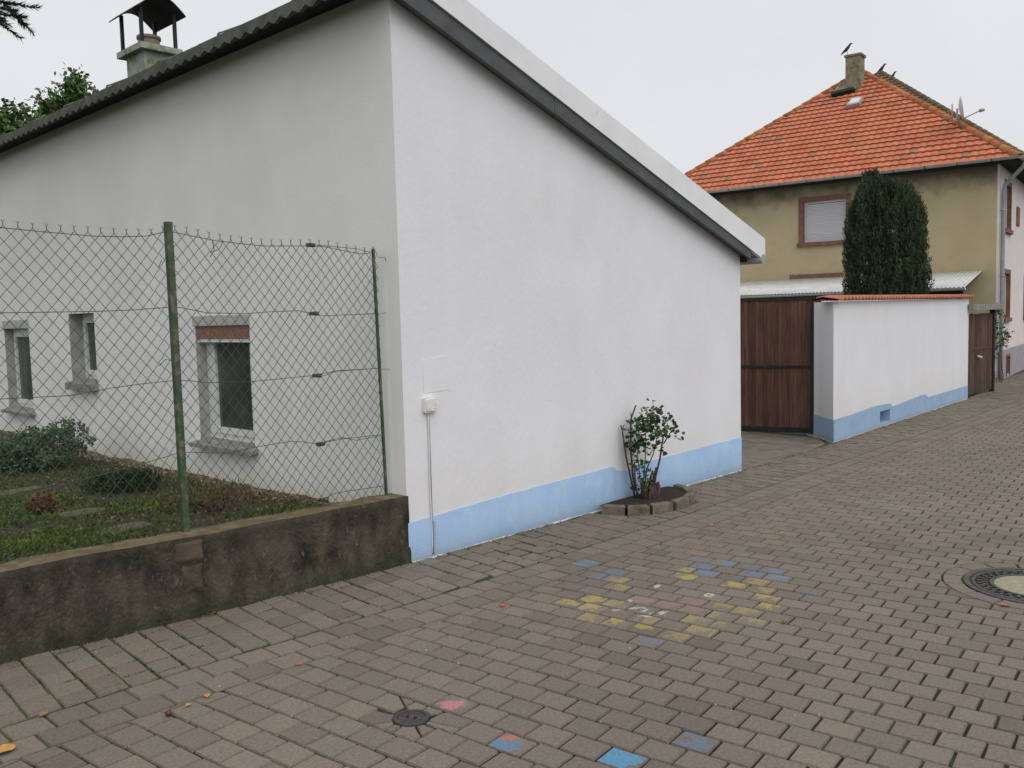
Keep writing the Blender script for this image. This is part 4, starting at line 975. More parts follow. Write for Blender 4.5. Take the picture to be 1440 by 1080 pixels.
# hip roof in tile courses
PT = rad(38.5)
def tiled(mb_, tt_, O, U, Sv, Nn, width, length, uL, uR, row=.215, tw=.155, sub=5, seed=1):
    """courses of interlocking tiles on the plane O + u*U + s*Sv, clipped between uL(s) and uR(s)"""
    rnd = random.Random(seed); nr_ = int(length/row+.999)
    for r in range(nr_):
        s0, s1 = r*row, min((r+1)*row, length)
        if s1-s0 < .02: continue
        a0, b0 = max(uL(s0), uL(s1)*0+uL(s0)), uR(s0); nc = int(width/tw)+2
        off = 0
        for c_ in range(nc):
            k = rnd.uniform(.90, 1.08); rr_ = rnd.random()
            tint = (k, k*rnd.uniform(.95, 1.08), k*rnd.uniform(.94, 1.06), 1)
            if rr_ < .018: tint = (.55, .95, 1.1, 1)
            elif rr_ < .05: tint = (.8, .85, .85, 1)
            for q in range(sub):
                u0, u1 = (c_+q/sub)*tw+off, (c_+(q+1)/sub)*tw+off
                def cl_(u, s): return min(max(u, uL(s)), uR(s))
                v = []
                for (u, s, hb) in ((u0, s0, .042), (u1, s0, .042), (u1, s1+.015, .004), (u0, s1+.015, .004)):
                    uu = cl_(u, min(s, length)); hgt = hb+.018*(abs(math.sin(math.pi*(u-off)/tw)))
                    v.append(O+U*uu+Sv*s+Nn*hgt)
                if (v[0]-v[1]).length < 1e-4 and (v[2]-v[3]).length < 1e-4: continue
                w0, w1 = v[0]-Nn*.042, v[1]-Nn*.042
                mb_.poly(v, True); tt_.append(tint)
                if (v[0]-v[1]).length > 1e-4: mb_.poly([w0, w1, v[1], v[0]]); tt_.append((tint[0]*.8, tint[1]*.8, tint[2]*.8, 1))
def hiproof(a0, a1, b0, b1, ze, pt, mt, mth, parent, seed, rough_sides=True):
    """a: across the front, b: along the street, both eave lines; returns apex"""
    R = (a1-a0)/2; H = R*math.tan(pt); sl = R/math.cos(pt); Zv = V((0, 0, 1))
    mb_ = MB(); tt_ = []
    def S_(dirv): return (dirv*math.cos(pt)+Zv*math.sin(pt))
    def N_(dirv): return (Zv*math.cos(pt)-dirv*math.sin(pt))
    t = 1/math.tan(rad(45)); cpt = math.cos(pt)
    wd = a1-a0; dp = b1-b0
    tiled(mb_, tt_, hp(a0, b0, ze), E_, S_(D_), N_(D_), wd, sl, lambda s: min(s*cpt, wd/2), lambda s: max(wd-s*cpt, wd/2), seed=seed)
    tiled(mb_, tt_, hp(a0, b1, ze), -D_, S_(E_), N_(E_), dp, sl, lambda s: s*cpt, lambda s: dp-s*cpt, seed=seed+1, sub=3)
    tiled(mb_, tt_, hp(a1, b0, ze), D_, S_(-E_), N_(-E_), dp, sl, lambda s: s*cpt, lambda s: dp-s*cpt, seed=seed+2, sub=2)
    tiled(mb_, tt_, hp(a1, b1, ze), -E_, S_(-D_), N_(-D_), wd, sl, lambda s: min(s*cpt, wd/2), lambda s: max(wd-s*cpt, wd/2), seed=seed+3, sub=2)
    rf_ = mb_.build('roof', mt, parent, TA(tt_))
    # underside
    u_b = MB(); u_b.poly([hp(a0, b0, ze-.03), hp(a1, b0, ze-.03), hp(a1, b1, ze-.03), hp(a0, b1, ze-.03)])
    ap0, ap1 = hp((a0+a1)/2, b0+R, ze+H-.03), hp((a0+a1)/2, b1-R, ze+H-.03)
    c4 = [hp(a0, b0, ze-.02), hp(a1, b0, ze-.02), hp(a1, b1, ze-.02), hp(a0, b1, ze-.02)]
    u_b.poly([c4[0], c4[1], ap0]); u_b.poly([c4[1], c4[2], ap1, ap0]); u_b.poly([c4[2], c4[3], ap1]); u_b.poly([c4[3], c4[0], ap0, ap1]); u_b.build('roof_boarding', M['dark'], rf_)
    hm = MB(); ht = []; rnd = random.Random(seed+9)
    up = V((0, 0, .015))
    for A_, B_ in ((hp(a0, b0, ze), ap0), (hp(a1, b0, ze), ap0), (hp(a0, b1, ze), ap1), (hp(a1, b1, ze), ap1), (ap0, ap1)):
        Ln = (B_-A_).length
        if Ln < .05: continue
        dv = (B_-A_)/Ln; n = max(1, int(Ln/.30))
        sdv = dv.cross(Zv).normalized(); uv = sdv.cross(dv)
        for k in range(n):
            p0, p1 = A_+up+dv*(k*Ln/n-.03), A_+up+dv*((k+1)*Ln/n); f0 = len(hm.f); r0, r1 = .095, .078; ringA, ringB, ringC = [], [], []
            for q in range(9):
                an = math.pi*q/8; dd = sdv*math.cos(an)+uv*math.sin(an); ringA.append(hm.vert(p0+dd*r0)); ringB.append(hm.vert(p1+dd*r1)); ringC.append(hm.vert(p0+dd*(r0-.02)))
            for q in range(8): hm.face((ringA[q], ringA[q+1], ringB[q+1], ringB[q]), True); hm.face((ringC[q], ringC[q+1], ringA[q+1], ringA[q]))
            kk = rnd.uniform(.75, 1.15); ht += [(kk, kk*rnd.uniform(.9, 1.2), kk, 1)]*(len(hm.f)-f0)
    hm.build('ridge_tiles', mth, rf_, TA(ht))
    return hp((a0+a1)/2, b0+R, ze+H)
apex = hiproof(-o_, W_+o_, -o_, BD+o_, 4.525, PT, M['tile'], M['hip'], fh, 5)
# gutter + brackets + downpipe
gm = MB(); GO = o_+.05
def gutter(mb_, p0, p1, r=.055, n=8):
    d = (p1-p0).normalized(); sd_ = d.cross(V((0, 0, 1))).normalized(); A_, B_ = [], []
    for q in range(n+1):
        a = math.pi+math.pi*q/n; dd = sd_*math.cos(a)+V((0, 0, math.sin(a))); A_.append(mb_.vert(p0+dd*r)); B_.append(mb_.vert(p1+dd*r))
    for q in range(n): mb_.face((A_[q], A_[q+1], B_[q+1], B_[q]), True)
    mb_.face(A_); mb_.face(B_[::-1])
gutter(gm, hp(-GO-.04, -GO, 4.56), hp(W_+GO, -GO, 4.55)); gutter(gm, hp(-GO, -GO-.04, 4.555), hp(-GO, BD, 4.56)); gut_o = gm.build('roof_gutter', M['zinc'], fh)
for k in range(13):
    a = .1+k*.62; m_ = MB(); ps_ = [hp(a, -GO, 4.56)+(-D_*math.cos(t)+V((0, 0, math.sin(t))))*.06 for t in [math.pi*2*q/12-math.pi*.0 for q in range(6, 13)]]
    m_.tube([hp(a, -GO, 4.56)-D_*.06*math.cos(t)+V((0, 0, .06*math.sin(t))) for t in [math.pi+math.pi*q/6 for q in range(7)]], .008, 4); m_.build('gutter_bracket', M['iron'], gut_o)
m_ = MB(); m_.tube([hp(-GO, .0, 4.50), hp(-GO, .0, 4.42), hp(-.30, .02, 4.28), hp(-.09, .10, 4.08), hp(-.06, .12, 3.95), hp(-.06, .12, 3.0), hp(-.06, .12, 1.0), hp(-.06, .12, .02)], .042, 10); dpz = m_.build('downpipe', M['pipe'], fh)
for z in (3.55, 2.2, .9): m_ = MB(); m_.tube([hp(-.06, .12, z), hp(-.06, .12, z+.03)], .05, 10); m_.build('pipe_clip', M['zinc'], dpz)
# chimney
cz = on(1212, 73, hp(0, 2.9, 0), D_); ca, ctop = (cz-HC).dot(E_), cz.z
al, _ = (lambda p: ((p-HC).dot(E_), p.z))(on(1188, 90, hp(0, 2.9, 0), D_))
m_ = MB(); a0, a1 = ca, al; b0 = 2.85
m_.hexa([hp(a0+.03, b0, 5.9), hp(a1-.03, b0, 5.9), hp(a1-.03, b0+.42, 5.9), hp(a0+.03, b0+.42, 5.9)][::-1], [hp(a0+.03, b0, ctop-.07), hp(a1-.03, b0, ctop-.07), hp(a1-.03, b0+.42, ctop-.07), hp(a0+.03, b0+.42, ctop-.07)][::-1])
chm = m_.build('chimney', M['chim'], fh)
m_ = MB(); m_.hexa([hp(a0, b0-.03, ctop-.068), hp(a1, b0-.03, ctop-.068), hp(a1, b0+.45, ctop-.068), hp(a0, b0+.45, ctop-.068)], [hp(a0, b0-.03, ctop-.02), hp(a1, b0-.03, ctop-.02), hp(a1, b0+.45, ctop+.0), hp(a0, b0+.45, ctop+.0)]); m_.build('chimney_cap', M['chim'], chm)
# flashing apron on the roof below the chimney
def onroof(px, py, lift=0):
    nn = (V((0, 0, 1))*math.cos(PT)-D_*math.sin(PT)); return on(px, py, hp(0, -o_, 4.56)+nn*(.06+lift), nn), nn
q4 = [onroof(*p) for p in ((1168, 133), (1203, 125), (1212, 112), (1187, 112))]
m_ = MB(); m_.hexa([q-n*.05 for q, n in q4], [q+n*.02 for q, n in q4]); m_.build('chimney_apron', M['chim'], chm)
q4 = [onroof(*p, .0) for p in ((1169, 131), (1201, 124), (1202, 127), (1170, 135))]; m_ = MB(); m_.hexa([q-n*.05 for q, n in q4], [q+n*.045 for q, n in q4]); m_.build('apron_edge', M['dark'], chm)
q4 = [onroof(*p)for p in ((1190, 151), (1209, 147), (1214, 138), (1198, 140))]
m_ = MB(); m_.hexa([q-n*.04 for q, n in q4], [q+n*.05 for q, n in q4]); sk = m_.build('skylight', M['zinc'], fh)
c_ = sum((q for q, n in q4), V())/4; m_ = MB(); m_.hexa([c_+(q-c_)*.72+n*.04 for q, n in q4], [c_+(q-c_)*.72+n*.06 for q, n in q4]); m_.build('pane', M['dish'], sk)
# satellite dish by the hip
dc = hp(.55, .55, 0); dcz = on(1349, 152, dc, D_); dfn = D_
dd_ = V((dcz.x, dcz.y, dcz.z)); sat = None
m_ = MB(); face = (V((r_.x, r_.y, 0))*.90-V((f_.x, f_.y, 0)).normalized()*.42+V((0, 0, .12))).normalized()
sx_ = face.cross(V((0, 0, 1))).normalized(); sz_ = sx_.cross(face); Rd = .24; rings = []
for r in range(5):
    rr = Rd*r/4; rings.append([m_.vert(dd_+face*(.06*(r/4)**2)+(sx_*math.cos(t)+sz_*math.sin(t)*1.06)*rr) for t in [2*math.pi*k/20 for k in range(20)]])
for r in range(4):
    for k in range(20): m_.face((rings[r][k], rings[r][(k+1) % 20], rings[r+1][(k+1) % 20], rings[r+1][k]), True)
sat = m_.build('satellite_dish', M['dish'], fh); sat.modifiers.new('t', 'SOLIDIFY').thickness = .01
lo = dd_-sz_*Rd; tipp = on(1377, 156, dd_, D_); m_ = MB(); m_.tube([lo+face*.05, tipp], .012, 6); m_.tube([tipp-V((0, 0, .0)), tipp+face*.10+V((0, 0, .01))], .035, 8); m_.build('arm', M['zinc'], sat)
m_ = MB(); m_.tube([dd_-face*.04-V((0, 0, .34)), dd_-face*.04+V((0, 0, .0))], .022, 8); m_.tube([lo-V((0, 0, .1)), dd_-face*.04-V((0, 0, .1))], .016, 6); q = on(1339, 160, dd_, D_); m_.tube([q-V((0, 0, .16)), on(1339, 146, dd_, D_)], .014, 6); m_.build('mast', M['zinc'], sat)
base_at(fh, V((HC.x, HC.y, 0)))
# house beyond
nh = thing('neighbour_house', 'house with weathered brown hip roof showing behind the orange roof', 'house')
mb = MB(); b0 = 8.7; w2 = 12.0
rectw(mb, lambda b, z: hp(0.02, b, z), b0, b0+13, -.05, 5.0, [(1+b0, 2+b0, 3.3, 4.3), (4+b0, 5+b0, 3.3, 4.3), (1+b0, 2+b0, 1.2, 2.4), (4+b0, 5+b0, 1.2, 2.4)]); mb.poly([hp(.02, b0, -.05), hp(w2, b0, -.05), hp(w2, b0, 5), hp(.02, b0, 5)]); mb.poly([hp(w2, b0, -.05), hp(w2, b0+13, -.05), hp(w2, b0+13, 5), hp(w2, b0, 5)]); mb.poly([hp(w2, b0+13, -.05), hp(0.02, b0+13, -.05), hp(0.02, b0+13, 5), hp(w2, b0+13, 5)]); mb.build('wall', M['pale'], nh)
for (u, z) in ((1+b0, 3.3), (4+b0, 3.3), (1+b0, 1.2), (4+b0, 1.2)):
    m_ = MB(); m_.poly([hp(.14, u, z), hp(.14, u+1, z), hp(.14, u+1, z+1.2), hp(.14, u, z+1.2)]); wo = m_.build('window', M['glass'], nh)
hiproof(-.38, w2+.38, 8.7-.38, 8.7+14, 5.10, rad(40), M['tile_old'], M['tile_old'], nh, 50); base_at(nh, hp(0, b0, 0))

# birds
def bird(p, s, yaw, label):
    m_ = MB(); R_ = Matrix.Rotation(yaw, 3, 'Z'); T = lambda x, y, z: p+R_@V((x, y, z))*s
    pr = [(-.62, -.42, .02), (-.40, -.18, .07), (-.15, .05, .15), (.08, .30, .17), (.22, .50, .12), (.30, .62, .095), (.38, .72, .11), (.47, .74, .06), (.62, .72, .01)]
    m_.tube([T(x, 0, z+.42) for x, z, r in pr], [r*s for x, z, r in pr], 10)
    for sg in (-1, 1):
        m_.tube([T(.02, sg*.06, .50), T(.05, sg*.07, .25), T(.03, sg*.07, 0)], .015*s, 4)
        m_.poly([T(.15, sg*.15, .80), T(-.2, sg*.17, .62), T(-.62, sg*.05, .14), T(-.25, sg*.14, .42), T(.08, sg*.17, .55)])
    o = m_.build('perched_bird', M['bird']); tag(o, label, 'bird', 'birds perched on the roofs')
bird(V(hp(a1-.03 if False else al-.05, 2.9, ctop-.005)), .24, rad(-60), 'dark bird perched on the chimney corner of the orange roof')
nap = on(1239, 104, hp(0, 8.7-.38+6.38, 0), D_)
bird(V((nap.x, nap.y, nap.z-.04)), .34, rad(-55), 'dark bird perched on the very peak of the brown roof behind')
q = on(1254, 112, hp(0, 8.7-.38+6.0, 0), D_); bird(V((q.x, q.y, q.z-.12)), .32, rad(-100), 'dark bird sitting just below the peak, on the hip of the brown roof')

# ================================================================== LEAN-TO CANOPY
cp_ = thing('lean_to_canopy', 'pale corrugated lean-to canopy on posts behind the courtyard wall and gate', 'canopy')
def cq(a, b, z): return hp(a, b, z)
pw = .075; mb = MB(); prev = None; A0c, A1c = .29, 7.2; n = int((A1c-A0c)/pw*6)
for i in range(n+1):
    a = A0c+(A1c-A0c)*i/n; wv = .010*math.sin(a/pw*6.283)
    v_ = [mb.vert(hp(a, -.03, 2.335+wv)), mb.vert(hp(a, -2.0, 1.965+wv))]
    if prev: mb.face((prev[0], v_[0], v_[1], prev[1]), True)
    prev = v_
sh = mb.build('roof_sheet', M['sheet'], cp_); sh.modifiers.new('t', 'SOLIDIFY').thickness = .006
m_ = MB(); gutter(m_, hp(A0c-.02, -2.05, 1.955), hp(A1c, -2.05, 1.93), .05); m_.build('gutter', M['sheet'], cp_)
m_ = MB()
for a in (.38, 2.2, 4.0, 5.8): m_.hexa([hp(a, -.05, 2.20), hp(a+.05, -.05, 2.20), hp(a+.05, -1.95, 1.85), hp(a, -1.95, 1.85)][::-1], [hp(a, -.05, 2.31), hp(a+.05, -.05, 2.31), hp(a+.05, -1.95, 1.94), hp(a, -1.95, 1.94)][::-1])
m_.hexa([hp(.33, -1.94, 1.80), hp(7.1, -1.94, 1.80), hp(7.1, -1.87, 1.80), hp(.33, -1.87, 1.80)], [hp(.33, -1.94, 1.90), hp(7.1, -1.94, 1.90), hp(7.1, -1.87, 1.90), hp(.33, -1.87, 1.90)]); m_.build('beam', M['dark'], cp_)
for a in (.36, 3.4, 6.6):
    m_ = MB(); m_.hexa([hp(a, -1.94, 0), hp(a+.08, -1.94, 0), hp(a+.08, -1.86, 0), hp(a, -1.86, 0)], [hp(a, -1.94, 1.8), hp(a+.08, -1.94, 1.8), hp(a+.08, -1.86, 1.8), hp(a, -1.86, 1.8)]); m_.build('post', M['dark'], cp_)
base_at(cp_, hp(.3, -2, 0))

# ================================================================== BOARD DOOR BESIDE THE HOUSE
dg = thing('board_door', 'dark weathered two leaf board door between white wall end and far house', 'door')
dA, dB = V((wC.x+.01, wC.y+.02, 0)), gz(1396, 550); dB.z = 0; DL = (dB-dA).length; dd2 = (dB-dA)/DL; dn2 = V((dd2.y, -dd2.x, 0))
if dn2.y > 0: dn2 = -dn2
def dq(s, o, z): q = dA+dd2*s+dn2*o; return V((q.x, q.y, z))
def dbox(m_, s0, s1, o0, o1, z0, z1): m_.hexa([dq(s0, o0, z0), dq(s1, o0, z0), dq(s1, o1, z0), dq(s0, o1, z0)], [dq(s0, o0, z1), dq(s1, o0, z1), dq(s1, o1, z1), dq(s0, o1, z1)])
zd = on(1380, 441, dA, dn2).z; split = (on(1374, 500, dA, dn2)-dA).dot(dd2)
m_ = MB(); tt = []; s_ = 0; 
while s_ < DL-.1:
    k = nrand(.7, 1.25); g = .012 if abs(s_-split) < .06 else .003; dbox(m_, s_+g, s_+.105, -.02, nrand(.0, .006), .05, zd+nrand(-.01, .01)); tt += [(k, k, k*.97, 1)]*6; s_ += .108
m_.build('boards', M['wood_old'], dg, TA(tt))
m_ = MB(); dbox(m_, 0, split-.02, -.05, -.02, 1.05, 1.15); dbox(m_, split+.02, DL-.05, -.05, -.02, 1.05, 1.15); dbox(m_, .02, DL-.1, .006, .012, .82, .86); m_.build('rail', M['wood_old'], dg, TA([(1, 1, 1, 1)]*18))
hl = on(1374.5, 500.5, dA, dn2); m_ = MB(); m_.tube([hl+dn2*.03-dd2*.07, hl+dn2*.05+dd2*.07-V((0, 0, .03))], .02, 6); m_.build('handle', M['dish'], dg)
m_ = MB(); z2 = on(1380, 431, dA, dn2).z; dbox(m_, -.1, DL+.15, -.35, .12, z2, z2+.045); dbox(m_, -.1, DL+.15, .06, .12, z2-.06, z2-.002); m_.build('lintel_roof', M['sill'], dg)
m_ = MB(); dbox(m_, DL-.10, DL, -.05, .03, 0, z2-.002); dbox(m_, -.0, .06, -.14, -.06, 0, z2-.002); m_.build('post', M['dark'], dg)
base_at(dg, dA)
random.seed(41)
vn = thing('climbing_vine', 'thin green climber growing up beside the grey downpipe', 'climbing plant')
v0 = hp(-.12, -.10, 0); m_ = MB(); pts = [v0]
for k in range(14): pts.append(hp(-.10+nrand(-.05, .03), -.10+nrand(-.08, .1), .02+k*.125))
m_.tube(pts, .008, 5); m_.build('stem', M['bark'], vn); fo = MB(); tt = []
for px, py, r, n in ((1398, 470, 6, 60), (1400, 455, 5, 50), (1405, 440, 6, 40), (1399, 488, 5, 50), (1416, 470, 6, 45), (1412, 480, 6, 45), (1396, 500, 4, 30), (1410, 465, 5, 30), (1397, 525, 3, 20), (1398, 545, 6, 40), (1403, 432, 4, 25), (1392, 552, 7, 40)):
    for k in range(n):
        p = on(px+random.gauss(0, r*.6), py+random.gauss(0, r*.7), hp(0, -.12+nrand(-.1, .1), 0), D_); leaf(fo, tt, p, nrand(.03, .065), tn(.5, 1.3), asp=.45)
fo.build('foliage', M['leaf'], vn, TA(tt)); base_at(vn, v0)

# ================================================================== COVERS IN THE ROAD
mh = thing('manhole_cover', 'round cast iron manhole cover with cement centre in the road paving', 'manhole cover')
def ring(mb_, c, r0, r1, z0, z1, n=56):
    A_, B_, D2, E2 = [], [], [], []
    for k in range(n):
        a = 2*math.pi*k/n; u = V((math.cos(a), math.sin(a), 0)); A_.append(mb_.vert(c+u*r0+V((0, 0, z1)))); B_.append(mb_.vert(c+u*r1+V((0, 0, z1)))); D2.append(mb_.vert(c+u*(r1+.002)+V((0, 0, z0)))); E2.append(mb_.vert(c+u*(max(r0-.002, 0))+V((0, 0, z0))))
    for k in range(n):
        j = (k+1) % n; mb_.face((A_[k], B_[k], B_[j], A_[j])); mb_.face((B_[k], D2[k], D2[j], B_[j])); mb_.face((A_[j], E2[j], E2[k], A_[k]))
mc = V((MH.x, MH.y, 0)); m_ = MB(); ring(m_, mc, .332, .36, -.02, .002)
for k in range(70):
    a = 2*math.pi*k/70; u = V((math.cos(a), math.sin(a), 0)); t = V((-u.y, u.x, 0)); q = mc+u*.322-t*.008; m_.obox(V((q.x, q.y, -.02)), t*.016, u*.01, V((0, 0, .02)))
m_.build('frame_ring', M['cast'], mh)
m_ = MB(); ring(m_, mc, .30, .318, -.02, .001); ring(m_, mc, .205, .225, -.02, .001); ring(m_, mc, .0, .33, -.03, -.010)
for k in range(64):
    a = 2*math.pi*k/64; u = V((math.cos(a), math.sin(a), 0)); t = V((-u.y, u.x, 0)); q = mc+u*(.232+(.0 if k % 2 else .03))-t*.009; m_.obox(V((q.x, q.y, -.012)), t*.018, u*.03, V((0, 0, .012)))
lid = m_.build('lid', M['cast'], mh); m_ = MB(); ring(m_, mc, .0, .203, -.02, -.002); m_.build('cement_fill', M['cement'], lid); base_at(mh, mc)
vc = thing('valve_cover', 'small round rusty iron valve cover set in wedge cut pavers', 'valve cover')
vcc = V((VC.x, VC.y, 0)); m_ = MB(); ring(m_, vcc, .058, .072, -.02, .003, 36); m_.build('frame_ring', M['cast'], vc); m_ = MB(); ring(m_, vcc, 0, .056, -.02, .0, 36)
for k in range(10):
    a = 2*math.pi*k/10; u = V((math.cos(a), math.sin(a), 0)); t = V((-u.y, u.x, 0)); q = vcc+u*.034-t*.004; m_.obox(V((q.x, q.y, .0)), t*.008, u*.014, V((0, 0, .002)))
ld = m_.build('lid', M['cast'], vc); m_ = MB()
for sg in (-1, 1):
    c_ = vcc+r_*.016*sg-V((f_.x, f_.y, 0))*.006*sg; m_.tube([V((c_.x-.006*r_.x, c_.y-.006*r_.y, .002)), V((c_.x+.006*r_.x, c_.y+.006*r_.y, .002))], .006, 8)
m_.build('lifting_slot', M['dark'], ld); base_at(vc, vcc)

# ================================================================== FALLEN LEAVES, FRUIT
def fallen(px, py, s, rot, label, tint=(1, 1, 1, 1), lift=.004, first=[0]):
    p = gz(px, py, .003); m_ = MB(); prof = [(-.5, .02), (-.38, .2), (-.15, .33), (.1, .34), (.3, .24), (.5, 0)]
    mid = [V((u*s, 0, lift*(1+math.cos(u*5)))) for u, v in prof]
    for sg in (-1, 1):
        ed = [V((u*s, sg*v*s, lift+s*v*nrand(.1, .5))) for u, v in prof]
        for k in range(5): q = [mid[k], mid[k+1], ed[k+1], ed[k]]; m_.poly(q if sg > 0 else q[::-1], True)
    m_.tube([V((-.5*s, 0, lift*.5)), V((-.75*s, .05*s, .003))], .0012, 4)
    o = m_.build('fallen_leaf', M['fallen'], None, TA([tint]*len(m_.f))); o.location = p; o.rotation_euler = (0, 0, rot); tag(o, label, 'leaf', 'fallen leaves on the paving')
fallen(62, 1005, .045, .5, 'round tan leaf on the gutter paving near the lower left corner', (.8, 1, 1.4, 1))
fallen(8, 1056, .085, .3, 'large yellow brown leaf cut by the lower left corner of the photo', (1.3, 1.7, 1.5, 1))
fallen(291, 979, .040, 1.2, 'orange leaf on the gutter paving, just right of the dark red fruit', (1.3, 1.5, 1, 1))
fallen(265, 992, .03, .4, 'pale leaf scrap lying next to the stalk of the dark red fruit', (1.2, 1.6, 1.6, 1))
fallen(420, 935, .032, 2, 'small orange leaf on the joint in the middle of the gutter', (1.2, .9, .8, 1))
fallen(706, 852, .045, .9, 'bright rust orange leaf on the road left of the yellow chalk', (1.2, .65, .6, 1))
fallen(301, 862, .035, .2, 'rust brown leaf at the foot of the low concrete wall', (1, .7, .7, 1))
fallen(1103, 876, .045, .3, 'dark brown leaf on the road right of the yellow chalk', (.5, .4, .4, 1))
fallen(1000, 739, .05, .6, 'small orange leaf beside the gutter rows right of the plant bed', (1.3, 1.3, .8, 1))
fallen(1412, 852, .05, 1.6, 'rust coloured leaf just below the manhole cover', (1.2, .7, .6, 1))
fallen(1100, 678+72, .03, .2, 'pale straw scrap in the middle of the road', (1.5, 2, 2.5, 1))
p = gz(237, 1003, .013); fr = thing('fallen_fruit', 'dark red fruit with a thin stalk lying on the gutter paving', 'fruit'); m_ = MB()
pr = [(0, .0005), (.003, .008), (.008, .0125), (.013, .014), (.019, .012), (.024, .006), (.026, .001)]; m_.tube([V((p.x, p.y, z)) for z, r in pr], [r for z, r in pr], 14); m_.build('berry', M['berry'], fr)
m_ = MB(); m_.tube([V((p.x, p.y, .022)), V((p.x+.02, p.y+.012, .03)), V((p.x+.045, p.y+.03, .02))], .0014, 4); m_.build('stalk', M['rosewood'], fr); base_at(fr, V((p.x, p.y, 0)))
random.seed(55)
gv = MB(); tt = []
for k in range(1500):
    x = nrand(-3, 9); y = nrand(-5, wall_y(x)-.02) if k < 420 else wall_y(x)-abs(random.gauss(0, .035))-.008
    s_ = nrand(.0015, .0045); z = .001
    if ((x-PL.x)/.6)**2+((y-PL.y)/.5)**2 < 1: continue
    gv.hexa([(x-s_, y-s_, z-.003), (x+s_, y-s_, z-.003), (x+s_, y+s_, z-.003), (x-s_, y+s_, z-.003)], [(x-s_*.5, y-s_*.6, z+s_), (x+s_*.6, y-s_*.5, z+s_), (x+s_*.5, y+s_*.5, z+s_), (x-s_*.6, y+s_*.5, z+s_)]); a = tn(.9, 1.9) if k < 420 else tn(.25, 1.1); tt += [a]*6
o = gv.build('grit', M['gravel'], None, TA(tt)); o['kind'] = 'stuff'; tag(o, 'pale grit and tiny stones scattered over the paving', 'grit')

# ================================================================== TREES
def broadleaf(name, label, base, H, blobs, n, s, seed, mt):
    random.seed(seed); t = thing(name, label, 'tree'); b = V(base); m_ = MB()
    top = b+V((0, 0, H*.6)); m_.tube([b, b+V((.05, .03, H*.3)), top], [.14, .11, .07], 10); m_.build('trunk', M['bark'], t)
    lm = MB(); fo = MB(); tt_ = []
    for c, r in blobs:
        c = V(c); lm.tube([top-V((0, 0, H*.15)), (top+c)/2+V((nrand(-.1, .1), nrand(-.1, .1), 0)), c], [.05, .03, .012], 6)
        for k in range(7):
            e = c+V((random.gauss(0, .5)*r, random.gauss(0, .5)*r, random.gauss(.1, .5)*r)); lm.tube([c, (c+e)/2+V((0, 0, .05)), e], [.012, .008, .003], 4)
        for k in range(int(n/10*r**3/sum(q[1]**3 for q in blobs))):
            d = V((random.gauss(0, 1), random.gauss(0, 1), random.gauss(0, 1))).normalized(); q = c+d*r*nrand(.25, 1.05); kk = nrand(.5, 1.4)
            for _ in range(10):
                a = tn(.75, 1.25); leaf(fo, tt_, q+V((random.gauss(0, 1), random.gauss(0, 1), random.gauss(0, 1)))*s*1.1, s*nrand(.7, 1.3), (a[0]*kk, a[1]*kk, a[2]*kk, 1), V((0, 0, -.3)), asp=.3)
    lm.build('limb', M['bark'], t); fo.build('crown', mt, t, TA(tt_)); base_at(t, b)
def at_d(px, py, dist):
    v = ray(px, py); v = v/V((v.x, v.y, 0)).length; return CP+v*dist
bl = []
for px, py, r in ((108, 118, .30), (102, 138, .34), (68, 150, .26), (84, 158, .34), (112, 152, .32), (66, 185, .4), (130, 170, .5), (100, 200, .6), (140, 210, .6)): q = at_d(px, py, 15.5); bl.append(((q.x, q.y, q.z), r*.62))
q = at_d(95, 260, 15.5); broadleaf('leafy_tree', 'leafy green tree whose top shows above the dark roof edge left of the chimney', (q.x, q.y, .3), 5.2, bl, 9000, .085, 61, M['leaf'])
bl = []
for px, py, r in ((6, 165, .35), (12, 182, .4), (30, 172, .25), (36, 158, .2), (45, 176, .22), (0, 200, .6), (30, 205, .6), (-30, 170, .6), (-60, 160, .7)): q = at_d(px, py, 14.2); bl.append(((q.x, q.y, q.z), r*.6))
q = at_d(-20, 260, 14.2); broadleaf('leafy_tree', 'second leafy tree at the left edge, low above the dark roof end', (q.x, q.y, .3), 4.8, bl, 6500, .08, 62, M['leaf'])
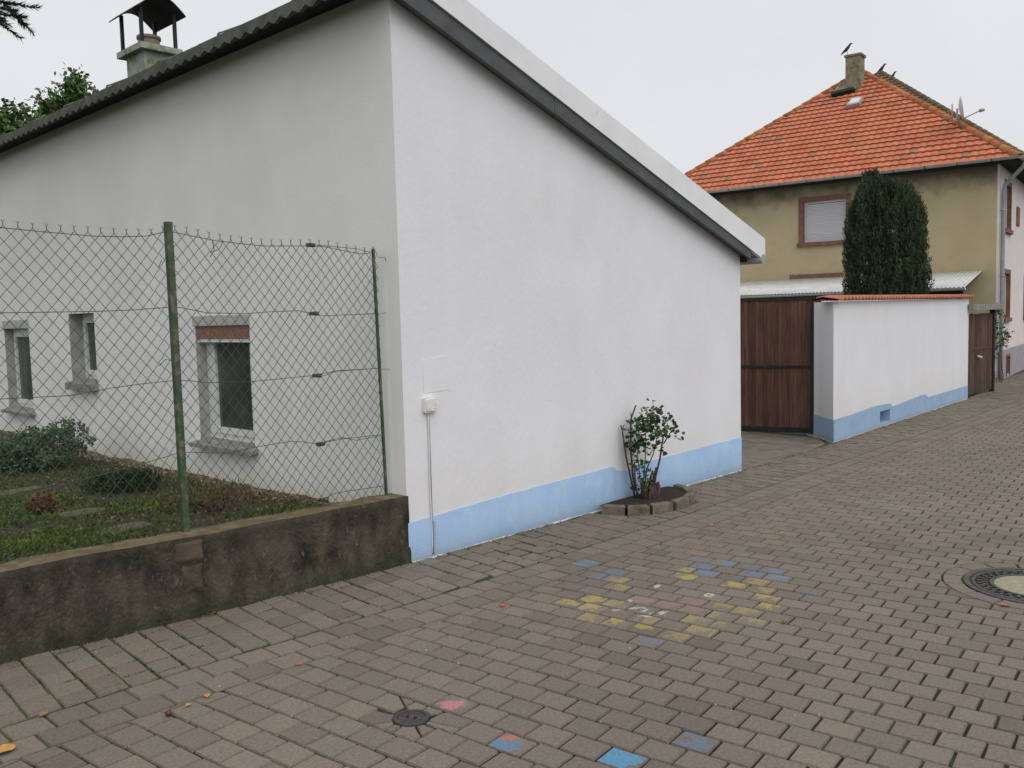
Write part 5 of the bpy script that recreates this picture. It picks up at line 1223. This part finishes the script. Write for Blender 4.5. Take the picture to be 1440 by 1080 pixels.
# spruce in the garden, one bough reaching into the top left corner
random.seed(71)
spr = thing('spruce_tree', 'dark spruce with one drooping bough in the top left corner', 'spruce tree')
sbv = V((-4.4, 6.6, .35)); m_ = MB(); m_.tube([sbv, sbv+V((0, 0, 3)), sbv+V((0, 0, 7.5))], [.16, .12, .02], 10); m_.build('trunk', M['bark'], spr)
bm = MB(); nd = MB(); tt = []
def twig(a, b, sc_=1):
    bm.tube([a, (a+b)/2-V((0, 0, .02)), b], [.006, .005, .002], 4); L_ = (b-a).length; dv = (b-a)/max(L_, .01)
    for k in range(int(L_*420)):
        t = random.random(); p = a.lerp(b, t); n = V((random.gauss(0, 1), random.gauss(0, 1), random.gauss(0, 1))); n = (n-dv*n.dot(dv)).normalized(); e = p+(n*.8+dv*.7)*.055*nrand(.7, 1.2); w2_ = dv.cross(n)*.0065
        nd.poly([p-w2_, p+w2_, e]); k_ = nrand(.5, 1.3); tt.append((k_, k_, k_, 1))
def bough(a, b, n=12, droop=.28):
    pts = [a.lerp(b, t/6)-V((0, 0, .25*math.sin(math.pi*t/6)*0)) for t in range(7)]; bm.tube(pts, [.03*(1-.8*i/6) for i in range(7)], 5); dv = (b-a).normalized(); sd_ = dv.cross(V((0, 0, 1))).normalized()
    for k in range(n):
        t = .25+.75*k/n; p = a.lerp(b, t)
        for sg in (-1, 1):
            e = p+sd_*sg*nrand(.12, .32)*(1.2-t*.6)+dv*nrand(.1, .2)-V((0, 0, nrand(.05, droop))); twig(p, e)
    twig(a.lerp(b, .8), b+dv*.1)
for k in range(26):
    z = 2.6+k*.17; a = k*2.4; Lb = (7.6-z)*.22+.2; p = sbv+V((0, 0, z)); bough(p, p+V((math.cos(a)*Lb, math.sin(a)*Lb, -.25*Lb)), 7)
tipb = at_d(36, 8, 8.6); bough(V((sbv.x, sbv.y, tipb.z+.7)), tipb, 20, .22); tip2 = at_d(20, 22, 8.6); bough(V((sbv.x, sbv.y, tipb.z+.5)), tip2, 16, .2); tip3 = at_d(5, 12, 8.4); bough(V((sbv.x, sbv.y, tipb.z+.6)), tip3, 14, .2)
bm.build('branch', M['bark'], spr); nd.build('crown', M['needle'], spr, TA(tt)); base_at(spr, sbv)
# hedge added outside the frame, only to give the window glass a dark reflection
clumpy('reflection_hedge', 'unseen dark hedge added for the window glass to reflect', 'hedge', [((-9.2, y, .8), (.5, 1.1, .6)) for y in (1, 3, 5, 7, 9)], 9000, .09, M['darkleaf'], 9, stems=V((-9.2, 5, .3)))

# ------------------------------------------------------------------ scale the survey units to metres
for me in bpy.data.meshes:
    me.transform(Matrix.Scale(K, 4))
for o in bpy.data.objects:
    if o.type in ('MESH', 'EMPTY'): o.location = o.location*K
    for md in getattr(o, 'modifiers', []):
        if md.type == 'SOLIDIFY': md.thickness *= K
